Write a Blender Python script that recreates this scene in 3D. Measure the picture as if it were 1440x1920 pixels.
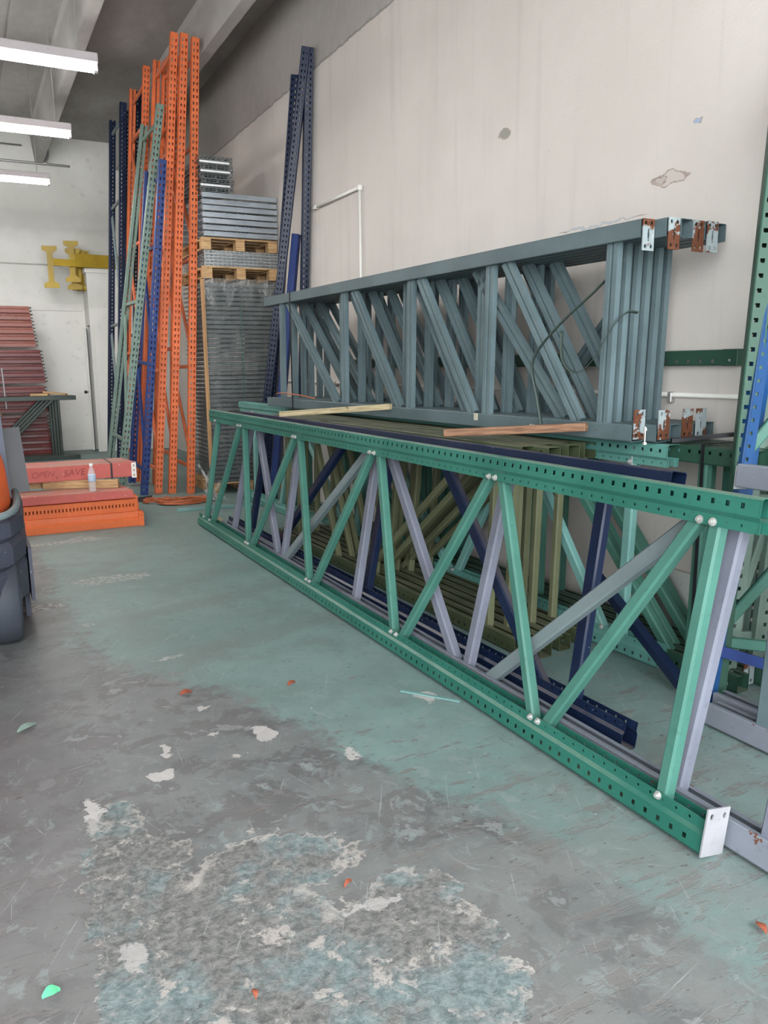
import bpy, bmesh, math, random
from mathutils import Vector, Matrix
random.seed(7)
for o in list(bpy.data.objects): bpy.data.objects.remove(o)
SC = bpy.context.scene
COL = SC.collection

# ------------------------------------------------------------------ camera
cam_d = bpy.data.cameras.new('camera'); cam = bpy.data.objects.new('camera', cam_d); COL.objects.link(cam)
PITCH, YAW, ROLL = math.radians(10.35), math.radians(27.18), math.radians(.545)
fw = Vector((math.sin(YAW)*math.cos(PITCH), math.cos(YAW)*math.cos(PITCH), -math.sin(PITCH)))
rt = Vector((math.cos(YAW), -math.sin(YAW), 0)); dn = fw.cross(rt)
r2 = math.cos(ROLL)*rt + math.sin(ROLL)*dn; d2 = -math.sin(ROLL)*rt + math.cos(ROLL)*dn
cam.matrix_world = Matrix(((r2.x, -d2.x, -fw.x, 0), (r2.y, -d2.y, -fw.y, 0), (r2.z, -d2.z, -fw.z, 1.6), (0, 0, 0, 1)))
cam_d.sensor_fit = 'VERTICAL'; cam_d.sensor_height = 24.0; cam_d.lens = 24.0*1500/1920
cam_d.clip_start = .05; cam_d.clip_end = 200
SC.camera = cam

# ------------------------------------------------------------------ sky, light, exposure
W = bpy.data.worlds.new('sky'); SC.world = W; W.use_nodes = True
bg = W.node_tree.nodes['Background']; bg.inputs[0].default_value = (.93, .97, 1.0, 1); bg.inputs[1].default_value = 4.2
SC.view_settings.view_transform = 'Standard'; SC.view_settings.look = 'None'
SC.view_settings.exposure = 1.40; SC.view_settings.gamma = 1.0; SC.view_settings.use_curve_mapping = False
# the open roll-up door behind the camera: portal for the daylight
pd = bpy.data.lights.new('door_daylight', 'AREA'); pd.shape = 'RECTANGLE'; pd.size = 9.6; pd.size_y = 5.3; pd.cycles.is_portal = True
po = bpy.data.objects.new('door_daylight', pd); COL.objects.link(po); po.location = (-1.3, -2.2, 2.65); po.rotation_euler = (math.radians(-90), 0, math.radians(180))
po.rotation_euler = (math.radians(90), 0, 0)
TUBE_POWER = 32.0
SC.cycles.max_bounces = 8; SC.cycles.diffuse_bounces = 4; SC.cycles.glossy_bounces = 3; SC.cycles.transparent_max_bounces = 8; SC.cycles.caustics_reflective = False; SC.cycles.caustics_refractive = False

# ------------------------------------------------------------------ materials
class N:
    def __init__(s, name):
        s.m = bpy.data.materials.new(name); s.m.use_nodes = True; s.t = s.m.node_tree; s.t.nodes.clear()
        s.out = s.t.nodes.new('ShaderNodeOutputMaterial')
    def n(s, typ, ins=None, **kw):
        d = s.t.nodes.new('ShaderNode'+typ)
        for k, v in kw.items(): setattr(d, k, v)
        for k, v in (ins or {}).items():
            i = d.inputs[k]
            if isinstance(v, bpy.types.NodeSocket): s.t.links.new(v, i)
            else: i.default_value = v
        return d
    def math(s, op, a, b=0.0, c=None, clamp=False):
        ins = {0: a, 1: b}
        if c is not None: ins[2] = c
        return s.n('Math', ins, operation=op, use_clamp=clamp).outputs[0]
    def ss(s, v, lo, hi):      # smooth step of v between lo and hi
        return s.n('MapRange', {0: v, 1: lo, 2: hi, 3: 0., 4: 1.}, interpolation_type='SMOOTHSTEP').outputs[0]
    def mix(s, f, a, b):
        d = s.n('Mix', data_type='RGBA'); 
        for i, v in ((0, f), (6, a), (7, b)):
            if isinstance(v, bpy.types.NodeSocket): s.t.links.new(v, d.inputs[i])
            else: d.inputs[i].default_value = v if i == 0 else (*v, 1)
        return d.outputs[2]
    def noise(s, vec, scale, detail=4, rough=.55, dist=0.0, out=0):
        return s.n('TexNoise', {'Vector': vec, 'Scale': scale, 'Detail': detail, 'Roughness': rough, 'Distortion': dist}).outputs[out]
    def scalev(s, vec, xyz):
        return s.n('VectorMath', {0: vec, 1: xyz}, operation='MULTIPLY').outputs[0]
    def bsdf(s, color, rough=.5, metal=0.0, normal=None, **extra):
        b = s.n('BsdfPrincipled')
        for k, v in (('Base Color', color), ('Roughness', rough), ('Metallic', metal)):
            if isinstance(v, bpy.types.NodeSocket): s.t.links.new(v, b.inputs[k])
            else: b.inputs[k].default_value = (*v, 1) if k == 'Base Color' else v
        for k, v in extra.items(): b.inputs[k.replace('_', ' ')].default_value = v
        if normal is not None: s.t.links.new(normal, b.inputs['Normal'])
        s.t.links.new(b.outputs[0], s.out.inputs[0]); return b
    def bump(s, h, strength=.3, dist=.01):
        return s.n('Bump', {'Height': h, 'Strength': strength, 'Distance': dist}).outputs[0]
    def objvec(s):
        tc = s.n('TexCoord'); oi = s.n('ObjectInfo')
        off = s.n('VectorMath', {0: oi.outputs['Random'], 1: (37., 11., 23.)}, operation='MULTIPLY').outputs[0]
        return s.n('VectorMath', {0: tc.outputs['Object'], 1: off}, operation='ADD').outputs[0]

def paint(name, c, rough=.42, rust=0.0, dirt=.25, dust=0.0, chips=.0, chipc=(.6, .6, .58), metal=0.0):
    s = N(name); v = s.objvec()
    n1 = s.noise(v, 2.2, 5, .6); n2 = s.noise(v, 38, 3, .6)
    col = s.mix(s.ss(n1, .3, .75), tuple(x*(1-dirt*.5) for x in c), tuple(min(1, x*(1+dirt*.45)+.004) for x in c))
    col = s.mix(s.math('MULTIPLY', s.ss(n2, .60, .70), .35), col, tuple(x*.55 for x in c))
    if chips:
        f = s.ss(s.noise(v, 26, 4, .7), .72-chips*.12, .735-chips*.12)
        col = s.mix(f, col, chipc)
    if rust:
        r0 = s.noise(v, 7, 6, .68); f = s.ss(r0, .74-rust*.3, .765-rust*.3)
        rc = s.mix(s.noise(v, 60, 3), (.06, .02, .010), (.17, .062, .030))
        col = s.mix(f, col, rc)
    if dust:     # dust settled on faces that look up
        g = s.n('NewGeometry'); z = s.n('SeparateXYZ', {0: g.outputs['Normal']}).outputs[2]
        f = s.math('MULTIPLY', s.ss(z, .6, .95), s.ss(n1, .3, .6)); f = s.math('MULTIPLY', f, dust)
        col = s.mix(f, col, (.30, .25, .2))
    s.bsdf(col, s.math('MULTIPLY_ADD', n1, .25, rough-.10), metal, s.bump(n2, .08, .003), Specular_IOR_Level=.28)
    return s.m

M = dict(
 green=paint('green_enamel', (.022, .135, .10), .36, rust=.18, dust=.55),
 greenb=paint('green_brace_enamel', (.055, .165, .130), .38, rust=.1),
 lav=paint('lavender_grey_enamel', (.19, .208, .245), .42, rust=.32),
 lavb=paint('lavender_brace_enamel', (.17, .182, .228), .42, rust=.08),
 greyb=paint('grey_brace_enamel', (.17, .215, .225), .42, rust=.2),
 navy=paint('navy_enamel', (.006, .015, .046), .34, dust=.5, rust=.1, chips=.3, chipc=(.25, .28, .33)),
 navyh=paint('dark_navy_enamel', (.006, .014, .042), .32, chips=.1),
 olive=paint('olive_enamel', (.062, .080, .040), .5, rust=.15, dust=.3),
 oliveb=paint('olive_brace_enamel', (.13, .140, .078), .45, rust=.15),
 mint=paint('mint_enamel', (.10, .27, .235), .4, rust=.08, dust=.2),
 mintb=paint('mint_brace_enamel', (.17, .36, .33), .4),
 dkgreen=paint('dark_green_enamel', (.028, .08, .055), .45, rust=.16, dust=.3),
 dkgreenb=paint('dark_green_brace_enamel', (.06, .17, .13), .45, rust=.15),
 slate=paint('slate_blue_enamel', (.095, .135, .145), .42, rust=.1, dirt=.35),
 slateb=paint('slate_blue_brace_enamel', (.115, .165, .178), .42, rust=.02, dirt=.35),
 rusty=paint('rusted_plate', (.28, .33, .34), .7, rust=.85, chips=.5, chipc=(.65, .6, .5)),
 zinc=paint('zinc_plate', (.36, .36, .38), .5, metal=.2, dirt=.4),
 bolt=paint('zinc_bolt', (.5, .5, .48), .35, metal=.5),
 orange=paint('orange_enamel', (.66, .155, .055), .42, chips=.18, chipc=(.3, .2, .15)),
 orangeb=paint('orange_brace_enamel', (.62, .16, .07), .45, rust=.1),
 orangebeam=paint('orange_beam_enamel', (.68, .14, .035), .42, rust=.08, dust=.1),
 sage=paint('sage_enamel', (.155, .225, .19), .45, rust=.22, chips=.15),
 blue=paint('blue_enamel', (.022, .045, .17), .45, rust=.2, chips=.1),
 bright=paint('bright_blue_enamel', (.012, .060, .175), .3, rust=.16),
 red=paint('red_beam_enamel', (.52, .12, .10), .5, rust=.2, dust=.85, chips=.15),
 maroon=paint('maroon_beam_enamel', (.13, .02, .018), .25, rust=.1, dust=.2),
 maroon2=paint('copper_red_beam_enamel', (.26, .075, .052), .28, rust=.15, dust=.3, chips=.1, chipc=(.5, .35, .28)),
 galv=paint('galvanized_wire', (.42, .44, .44), .38, metal=.6),
 galvd=paint('dull_galvanized_wire', (.13, .145, .145), .45, metal=.4),
 silver=paint('silver_channel', (.34, .38, .42), .35, metal=.4, dirt=.4),
 dkgalv=paint('dark_green_grey_steel', (.035, .047, .04), .3, metal=.2, chips=.3),
 yellow=paint('yellow_enamel', (.42, .28, .022), .42, dirt=.5),
 black=paint('black_steel', (.012, .012, .015), .35),
 strap=paint('dark_green_strap', (.035, .052, .045), .4),
 dkplastic=paint('scuffed_dark_blue_grey', (.055, .06, .085), .5, chips=.35, chipc=(.4, .4, .45), dirt=.5),
 rubber=paint('tyre_rubber', (.03, .035, .045), .6, chips=.2, chipc=(.2, .2, .22)),
 fkorange=paint('forklift_orange', (.80, .13, .03), .35),
 fixture=paint('fixture_enamel', (.42, .38, .39), .4, dirt=.1),
 whitep=paint('white_door_paint', (.74, .73, .69), .5, dirt=.08),
 gap=paint('painted_doorway_shade', (.012, .012, .012), .8),  # near-black: the shade inside the door gap put into the colour
 cord=paint('orange_cord', (.42, .12, .05), .5),
 blackcord=paint('black_cord', (.02, .02, .022), .5),
 card=paint('cardboard_edge', (.40, .24, .12), .7),
 paper=paint('grey_paper', (.42, .45, .42), .8),
 label=paint('bottle_label', (.5, .6, .75), .4),
 cap=paint('bottle_cap', (.8, .8, .8), .4),
 leafo=paint('dry_leaf', (.22, .055, .028), .7),
 leafg=paint('green_scrap', (.10, .45, .24), .5),
 teallath=paint('teal_lath', (.16, .30, .29), .5, rust=.1),
 pipe=paint('white_pipe', (.74, .73, .69), .4, dirt=.1),
 conduit=paint('galvanized_conduit', (.38, .38, .37), .35, metal=.5),
 ink=paint('marker_ink', (.30, .065, .06), .7),
 sticker=paint('paper_sticker', (.55, .52, .42), .8, rust=.3),
)
def wood(name, c1, c2, sc=(1.5, 22, 22)):
    s = N(name); v = s.objvec()
    w = s.noise(s.scalev(v, sc), 3, 5, .6, .6)
    col = s.mix(s.ss(w, .35, .65), c1, c2)
    col = s.mix(s.ss(s.noise(v, 9, 3), .62, .75), col, tuple(x*.6 for x in c1))
    s.bsdf(col, .7, 0, s.bump(w, .25, .004)); return s.m
M['woodp'] = wood('pale_weathered_wood', (.30, .24, .13), (.50, .42, .26))
M['woodr'] = wood('brown_wood', (.13, .062, .036), (.30, .165, .095))
M['woodt'] = wood('tan_pallet_wood', (.38, .22, .10), (.58, .38, .19))

def wallmat():
    s = N('painted_concrete_wall'); g = s.n('NewGeometry'); p = g.outputs['Position']
    xyz = s.n('SeparateXYZ', {0: p}); y, z = xyz.outputs[1], xyz.outputs[2]
    n1 = s.noise(p, .7, 5, .6); n2 = s.noise(p, 6, 5, .6); nf = s.noise(p, 60, 4, .7)
    col = s.mix(s.ss(n1, .3, .75), (.63, .585, .545), (.71, .67, .63))
    streak = s.noise(s.scalev(p, (3.2, 3.2, .16)), 2.2, 4, .6)
    col = s.mix(s.math('MULTIPLY', s.ss(streak, .52, .72), .35), col, (.50, .47, .44))
    # unpainted, greyer precast above the panel seam at 4.78 m
    up = s.ss(z, 4.77, 4.79)
    col = s.mix(s.math('MULTIPLY', up, .9), col, s.mix(n2, (.30, .285, .27), (.44, .42, .40)))
    seam = s.math('LESS_THAN', s.math('ABSOLUTE', s.math('ADD', s.math('SUBTRACT', z, 4.78), s.math('MULTIPLY', s.math('SUBTRACT', n2, .5), .05))), .012)
    col = s.mix(s.math('MULTIPLY', seam, .7), col, (.2, .19, .18))
    # grime spatter
    col = s.mix(s.math('MULTIPLY', s.ss(s.noise(p, 14, 5, .7), .70, .78), .5), col, (.33, .31, .29))
    # chipped spots (y, z, half-widths)
    yz = s.n('CombineXYZ', {0: y, 1: z}).outputs[0]
    wob = s.n('VectorMath', {0: s.noise(p, 11, 3, .6, out=1), 1: (.10, .08, 0)}, operation='MULTIPLY').outputs[0]
    yzw = s.n('VectorMath', {0: yz, 1: wob}, operation='ADD').outputs[0]
    for (cy, cz, ry, rz, c) in ((5.14, 3.26, .06, .035, (.30, .30, .26)), (3.53, 2.635, .13, .03, (.60, .54, .50)), (3.60, 2.64, .04, .018, (.50, .46, .42)), (3.35, 2.90, .03, .012, (.35, .45, .62)), (4.1, 2.47, .35, .006, (.45, .5, .55))):
        d = s.n('VectorMath', {0: yzw, 1: (-cy-.05, -cz-.04, 0)}, operation='ADD').outputs[0]
        d = s.n('VectorMath', {0: d, 1: (1/ry, 1/rz, 0)}, operation='MULTIPLY').outputs[0]
        r = s.n('VectorMath', {0: d}, operation='LENGTH').outputs['Value']
        col = s.mix(s.math('MULTIPLY', s.math('SUBTRACT', 1., s.ss(r, 1.08, 1.25)), .7), col, (.25, .17, .14))
        col = s.mix(s.math('SUBTRACT', 1., s.ss(r, .85, 1.0)), col, c)
    h = s.math('ADD', s.math('MULTIPLY', nf, .5), s.math('MULTIPLY', n2, .6))
    s.bsdf(col, .62, 0, s.bump(h, .28, .012)); return s.m
M['wall'] = wallmat()

def backwallmat():
    s = N('white_painted_wall'); g = s.n('NewGeometry'); p = g.outputs['Position']
    z = s.n('SeparateXYZ', {0: p}).outputs[2]
    n1 = s.noise(p, 1.1, 6, .6); n2 = s.noise(p, 7, 5, .65)
    low = s.mix(s.ss(n1, .3, .8), (.74, .735, .69), (.80, .79, .75))
    upc = s.mix(s.ss(n1, .35, .7), (.64, .645, .60), (.75, .75, .71))
    col = s.mix(s.ss(z, 2.72, 2.74), low, upc)
    col = s.mix(s.math('MULTIPLY', s.ss(n2, .58, .75), .35), col, (.38, .38, .35))
    s.bsdf(col, .6, 0, s.bump(n2, .2, .01)); return s.m
M['backwall'] = backwallmat()

def conc(name, a, b, sc=1.3):
    s = N(name); g = s.n('NewGeometry'); p = g.outputs['Position']
    n1 = s.noise(s.scalev(p, (1, .45, 1)), sc, 6, .62); n2 = s.noise(p, 9, 5, .65)
    col = s.mix(s.ss(n1, .3, .72), a, b)
    col = s.mix(s.math('MULTIPLY', s.ss(n2, .60, .75), .35), col, tuple(x*.5 for x in a))
    s.bsdf(col, .8, 0, s.bump(n2, .25, .012)); return s.m
M['ceil'] = conc('bare_concrete_ceiling', (.25, .24, .23), (.38, .37, .355))
M['beamc'] = conc('concrete_tee_stem', (.36, .35, .335), (.50, .49, .47))
M['apron'] = conc('outside_concrete', (.56, .55, .52), (.64, .63, .60))

def floormat():
    s = N('worn_painted_floor'); g = s.n('NewGeometry'); p = g.outputs['Position']
    xyz = s.n('SeparateXYZ', {0: p}); x, y = xyz.outputs[0], xyz.outputs[1]
    nb = s.noise(p, .8, 5, .6); nm = s.noise(p, 3.0, 6, .65); nf = s.noise(p, 16, 6, .7); nff = s.noise(p, 70, 4, .7)
    aniso = s.noise(s.scalev(p, (.9, 3.0, 1)), 4.5, 7, .72)
    teal = s.mix(s.ss(nb, .3, .7), (.125, .20, .187), (.175, .26, .245))
    teal = s.mix(s.math('MULTIPLY', s.ss(nm, .42, .66), .6), teal, (.135, .175, .165))
    teal = s.mix(s.math('MULTIPLY', s.ss(s.noise(p, 9, 8, .72), .50, .66), .35), teal, (.215, .285, .27))
    teal = s.mix(s.math('MULTIPLY', s.ss(s.noise(s.scalev(p, (1.2, .8, 1)), 12, 8, .78, .4), .60, .635), .55), teal, (.085, .10, .095))
    grey = s.mix(s.ss(nm, .3, .7), (.115, .118, .12), (.165, .172, .17))
    dark = s.mix(s.ss(nm, .3, .7), (.085, .080, .082), (.125, .118, .12))
    # traffic wear: west of a wandering line, and nearer the door
    yy = s.ss(y, 5.0, 2.6)
    line = s.math('MULTIPLY_ADD', yy, .95, .42)                     # boundary x
    line = s.math('ADD', line, s.math('MULTIPLY', s.ss(y, 2.6, 1.5), .25))
    f = s.math('SUBTRACT', x, line); f = s.math('ADD', f, s.math('MULTIPLY', s.math('SUBTRACT', nb, .5), .9)); f = s.math('ADD', f, s.math('MULTIPLY', s.math('SUBTRACT', aniso, .5), .45))
    f = s.math('ADD', f, s.math('MULTIPLY', s.math('SUBTRACT', nf, .5), .55))
    worn = s.ss(f, .10, -.10)
    fl = s.noise(s.n('VectorMath', {0: p, 1: (3.1, 7.7, 0)}, operation='ADD').outputs[0], 4.2, 9, .66, .5)   # flake pattern
    greyb = s.mix(s.ss(fl, .50, .53), grey, dark)
    greyb = s.mix(s.ss(fl, .60, .62), greyb, (.205, .21, .21))
    greyb = s.mix(s.math('MULTIPLY', s.ss(s.noise(p, 11, 7, .7), .56, .62), .5), greyb, (.19, .20, .20))
    col = s.mix(s.math('MULTIPLY', worn, .92), teal, greyb)
    darkf = s.ss(s.math('ADD', s.math('SUBTRACT', x, .35), s.math('MULTIPLY', s.math('SUBTRACT', nb, .5), 1.2)), .2, -.3)
    col = s.mix(s.math('MULTIPLY', darkf, .62), col, dark)
    near = s.ss(y, 4.2, 2.0)
    thr = s.math('MULTIPLY_ADD', near, -.12, .67)
    isl = s.ss(s.math('SUBTRACT', s.math('ADD', aniso, s.math('MULTIPLY', s.math('SUBTRACT', nf, .5), .18)), thr), -.01, .03)
    col = s.mix(s.math('MULTIPLY', isl, .72), col, s.mix(nf, (.11, .10, .096), (.175, .16, .15)))
    isl2 = s.ss(s.noise(s.scalev(p, (1.4, 1.2, 1)), 6.2, 9, .74, .5), .57, .60)
    col = s.mix(s.math('MULTIPLY', isl2, s.math('MULTIPLY_ADD', near, .55, .10)), col, s.mix(nf, (.17, .225, .22), (.26, .30, .29)))
    # rubbed cross bands
    for (yc, hw) in ((5.25, .16), (4.35, .2)):
        b = s.math('ABSOLUTE', s.math('SUBTRACT', s.math('ADD', y, s.math('MULTIPLY', s.math('SUBTRACT', nm, .5), .3)), s.math('MULTIPLY_ADD', x, .25, yc-.25)))
        col = s.mix(s.math('MULTIPLY', s.ss(b, hw, hw*.2), .40), col, (.125, .145, .14))
    col = s.mix(s.math('MULTIPLY', s.ss(y, 3.0, 1.6), s.math('MULTIPLY_ADD', s.ss(nm, .35, .6), .35, .15)), col, (.185, .185, .178))
    # large eroded patch near the door: exposed aggregate
    wv = s.n('VectorMath', {0: s.noise(p, 2.6, 5, .65, out=1), 1: (.5, .5, 0)}, operation='MULTIPLY').outputs[0]
    pw = s.n('VectorMath', {0: p, 1: wv}, operation='ADD').outputs[0]
    wv3 = s.n('VectorMath', {0: s.noise(p, 13, 6, .7, out=1), 1: (.22, .22, 0)}, operation='MULTIPLY').outputs[0]
    pw = s.n('VectorMath', {0: s.n('VectorMath', {0: pw, 1: wv3}, operation='ADD').outputs[0], 1: (-.11, -.11, 0)}, operation='ADD').outputs[0]
    er = None; ed = None
    for (cx, cy, rx, ry) in ((.52, 1.75, .40, .62), (.33, 2.35, .13, .55), (.98, 1.75, .3, .3), (.75, 2.3, .28, .16)):
        d = s.n('VectorMath', {0: pw, 1: (-cx-.25, -cy-.25, 0)}, operation='ADD').outputs[0]
        d = s.n('VectorMath', {0: d, 1: (1/rx, 1/ry, 0)}, operation='MULTIPLY').outputs[0]
        ln = s.n('VectorMath', {0: d}, operation='LENGTH').outputs['Value']
        r = s.ss(ln, 1.02, .97); q = s.ss(ln, 1.0, .80)
        er = r if er is None else s.math('MAXIMUM', er, r); ed = q if ed is None else s.math('MAXIMUM', ed, q)
    ng = s.noise(p, 34, 8, .78, .3); nh = s.noise(p, 7.5, 8, .74, .4)
    agg = s.mix(s.ss(ng, .36, .64), (.105, .108, .105), (.27, .265, .25))
    agg = s.mix(s.math('MULTIPLY', s.ss(nm, .47, .60), .75), agg, s.mix(s.ss(ng, .35, .65), (.115, .175, .18), (.26, .34, .345)))
    agg = s.mix(s.math('MULTIPLY', s.ss(nh, .555, .61), s.ss(ng, .38, .52)), agg, (.46, .42, .39))
    rim = s.math('MULTIPLY', s.math('SUBTRACT', 1., ed), s.ss(nh, .46, .52))
    agg = s.mix(s.math('MULTIPLY', rim, .85), agg, (.47, .43, .40))
    agg = s.mix(s.ss(s.noise(p, 5, 7, .7), .60, .63), agg, s.mix(nf, (.12, .12, .12), (.19, .19, .19)))
    col = s.mix(s.math('MULTIPLY', er, .95), col, agg)
    # white chips where the topping has broken out
    wv2 = s.n('VectorMath', {0: s.noise(p, 13, 5, .7, out=1), 1: (.16, .16, 0)}, operation='MULTIPLY').outputs[0]
    pw2 = s.n('VectorMath', {0: p, 1: wv2}, operation='ADD').outputs[0]
    ch = None
    for (cx, cy, rx, ry) in ((.545, 3.04, .055, .035), (1.30, 2.84, .03, .06), (1.03, 3.2, .05, .07), (.61, 3.24, .018, .06), (.27, 2.86, .03, .12), (1.87, 3.2, .05, .07), (.83, 3.29, .02, .02), (.31, 5.75, .16, .09), (.85, 6.3, .30, .12), (.66, 7.9, .42, .07), (.85, 8.0, .12, .10), (.55, 5.2, .03, .03), (.27, 2.05, .035, .06), (.86, 4.35, .09, .02), (.86, 3.05, .025, .015), (.95, 1.95, .10, .02), (.86, 3.6, .03, .02)):
        d = s.n('VectorMath', {0: pw2, 1: (-cx-.08, -cy-.08, 0)}, operation='ADD').outputs[0]
        d = s.n('VectorMath', {0: d, 1: (1/rx, 1/ry, 0)}, operation='MULTIPLY').outputs[0]
        r = s.ss(s.n('VectorMath', {0: d}, operation='LENGTH').outputs['Value'], 1.1, .9)
        ch = r if ch is None else s.math('MAXIMUM', ch, r)
    ch = s.math('MULTIPLY', ch, s.math('MAXIMUM', s.ss(s.noise(s.scalev(p, (1, 1.6, 1)), 22, 5, .75), .47, .55), s.ss(y, 4.6, 3.8)))
    col = s.mix(s.math('MULTIPLY', ch, .9), col, s.mix(nf, (.32, .31, .30), (.55, .52, .50)))
    # fine scratches and specks
    for (rot, sc, lo) in ((.5, (90, 1.6, 1), .675), (-.9, (110, 2.0, 1), .68), (1.35, (80, 1.5, 1), .69), (.05, (120, 3., 1), .69), (-.35, (95, 2.4, 1), .685)):
        rv = s.n('VectorRotate', {'Vector': p, 'Angle': rot}, rotation_type='Z_AXIS').outputs[0]
        sc_ = s.noise(s.scalev(rv, sc), 1.0, 3, .6)
        col = s.mix(s.math('MULTIPLY', s.ss(sc_, lo, lo+.03), .6), col, (.33, .34, .34))
    col = s.mix(s.math('MULTIPLY', s.ss(s.noise(p, 30, 2, .5), .755, .775), .7), col, (.45, .45, .44))
    col = s.mix(s.math('MULTIPLY', s.ss(s.noise(s.scalev(p, (1, 2.2, 1)), 19, 5, .7), .625, .655), .7), col, (.06, .048, .043))
    h = s.math('ADD', s.math('MULTIPLY', nff, .12), s.math('MULTIPLY', er, s.math('MULTIPLY_ADD', ng, 3.2, -1.9)))
    h = s.math('ADD', h, s.math('MULTIPLY', isl, -.12)); h = s.math('SUBTRACT', h, s.math('MULTIPLY', ch, .4))
    ro = s.math('MULTIPLY_ADD', er, .3, .50)
    s.bsdf(col, ro, 0, s.bump(h, .6, .012)); return s.m
M['floor'] = floormat()

def emis(name, c, st):
    s = N(name); e = s.n('Emission', {0: (*c, 1), 1: st}); s.t.links.new(e.outputs[0], s.out.inputs[0]); return s.m
M['tube'] = emis('fluorescent_tube', (1, .98, .95), TUBE_POWER)
def film(name, alpha=.3):
    s = N(name); v = s.objvec(); n = s.noise(s.scalev(v, (3, 3, 1)), 5, 5, .7, 1.2)
    b = s.bsdf((.8, .82, .8), .18, 0, s.bump(n, 1.0, .05)); 
    s.t.links.new(s.math('MULTIPLY_ADD', s.ss(n, .45, .75), alpha*1.6, alpha*.25), b.inputs['Alpha']); return s.m
M['film'] = film('stretch_film', .09)
M['filmedge'] = film('bunched_stretch_film', .34)
def glassy():
    s = N('clear_plastic'); s.bsdf((.9, .93, .95), .08, 0, Alpha=.25); return s.m
M['pet'] = glassy()

# ------------------------------------------------------------------ mesh helpers
def finish(name, bm, m, parent=None, smooth=False, mat_world=None):
    me = bpy.data.meshes.new(name); bm.normal_update(); bm.to_mesh(me); bm.free()
    return link(name, me, m, parent, smooth)
def link(name, me, m, parent=None, smooth=False):
    if m is not None and not me.materials: me.materials.append(m)
    if smooth:
        for f in me.polygons: f.use_smooth = True
    o = bpy.data.objects.new(name, me); COL.objects.link(o)
    if parent is not None: o.parent = parent
    return o
def tag(o, label=None, cat=None, group=None, kind=None):
    if label: o['label'] = label
    if cat: o['category'] = cat
    if group: o['group'] = group
    if kind: o['kind'] = kind
    return o
def empty(name, loc=(0, 0, 0), label=None, cat=None, group=None):
    o = bpy.data.objects.new(name, None); COL.objects.link(o); o.location = loc; o.empty_display_size = .1
    return tag(o, label, cat, group)
def copy_tree(o, parent=None):
    c = o.copy(); COL.objects.link(c)
    if parent is not None: c.parent = parent
    for ch in list(o.children): copy_tree(ch, c)
    return c
def box(bm, lo, hi):
    x0, y0, z0 = lo; x1, y1, z1 = hi
    v = [bm.verts.new(p) for p in ((x0, y0, z0), (x1, y0, z0), (x1, y1, z0), (x0, y1, z0), (x0, y0, z1), (x1, y0, z1), (x1, y1, z1), (x0, y1, z1))]
    for f in ((0, 3, 2, 1), (4, 5, 6, 7), (0, 1, 5, 4), (1, 2, 6, 5), (2, 3, 7, 6), (3, 0, 4, 7)): bm.faces.new([v[i] for i in f])
def bevbox(lo, hi, b=.01, seg=2):
    bm = bmesh.new(); box(bm, lo, hi)
    bmesh.ops.bevel(bm, geom=bm.edges[:], offset=b, segments=seg, affect='EDGES', profile=.6); return bm
def obb(bm, p, q, w, h, up=(0, 0, 1)):
    """bar of section w x h from p to q"""
    p, q = Vector(p), Vector(q); d = (q-p).normalized(); u = Vector(up)
    if abs(d.dot(u)) > .95: u = Vector((1, 0, 0))
    s = d.cross(u).normalized(); t = s.cross(d).normalized(); vs = []
    for c in (p, q):
        for a, b in ((-1, -1), (1, -1), (1, 1), (-1, 1)): vs.append(bm.verts.new(c+s*(a*w/2)+t*(b*h/2)))
    for f in ((3, 2, 1, 0), (4, 5, 6, 7), (0, 1, 5, 4), (1, 2, 6, 5), (2, 3, 7, 6), (3, 0, 4, 7)): bm.faces.new([vs[i] for i in f])
def tube(bm, pts, r, n=8, closed_ends=True, ry=None):
    pts = [Vector(p) for p in pts]; rings = []; prev = None
    for i, p in enumerate(pts):
        d = (pts[min(i+1, len(pts)-1)]-pts[max(i-1, 0)]).normalized()
        if prev is None:
            u = Vector((0, 0, 1)) if abs(d.z) < .9 else Vector((1, 0, 0)); s = d.cross(u).normalized()
        else: s = (prev-d*prev.dot(d)).normalized()
        t = d.cross(s); prev = s
        rings.append([bm.verts.new(p+s*(r*math.cos(2*math.pi*k/n))+t*((ry or r)*math.sin(2*math.pi*k/n))) for k in range(n)])
    for a, b in zip(rings, rings[1:]):
        for k in range(n): bm.faces.new((a[k], a[(k+1) % n], b[(k+1) % n], b[k]))
    if closed_ends: bm.faces.new(rings[0][::-1]); bm.faces.new(rings[-1])
def smoothpath(pts, k=6):
    pts = [Vector(p) for p in pts]; out = []
    P = [pts[0]]+pts+[pts[-1]]
    for i in range(1, len(P)-2):
        a, b, c, d = P[i-1:i+3]
        for j in range(k):
            t = j/k; out.append(.5*((2*b)+(c-a)*t+(2*a-5*b+4*c-d)*t*t+(3*b-a-3*c+d)*t**3))
    out.append(pts[-1]); return out
def prism(bm, poly, axis, lo, hi):
    """extrude a 2-D polygon along an axis (x,y,z)"""
    def mk(u, v, w): return {'x': (w, u, v), 'y': (u, w, v), 'z': (u, v, w)}[axis]
    a = [bm.verts.new(mk(u, v, lo)) for u, v in poly]; b = [bm.verts.new(mk(u, v, hi)) for u, v in poly]; n = len(poly)
    bm.faces.new(a); bm.faces.new(b[::-1])
    for i in range(n): bm.faces.new((a[i], b[i], b[(i+1) % n], a[(i+1) % n]))
    bmesh.ops.recalc_face_normals(bm, faces=bm.faces[:])

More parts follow.
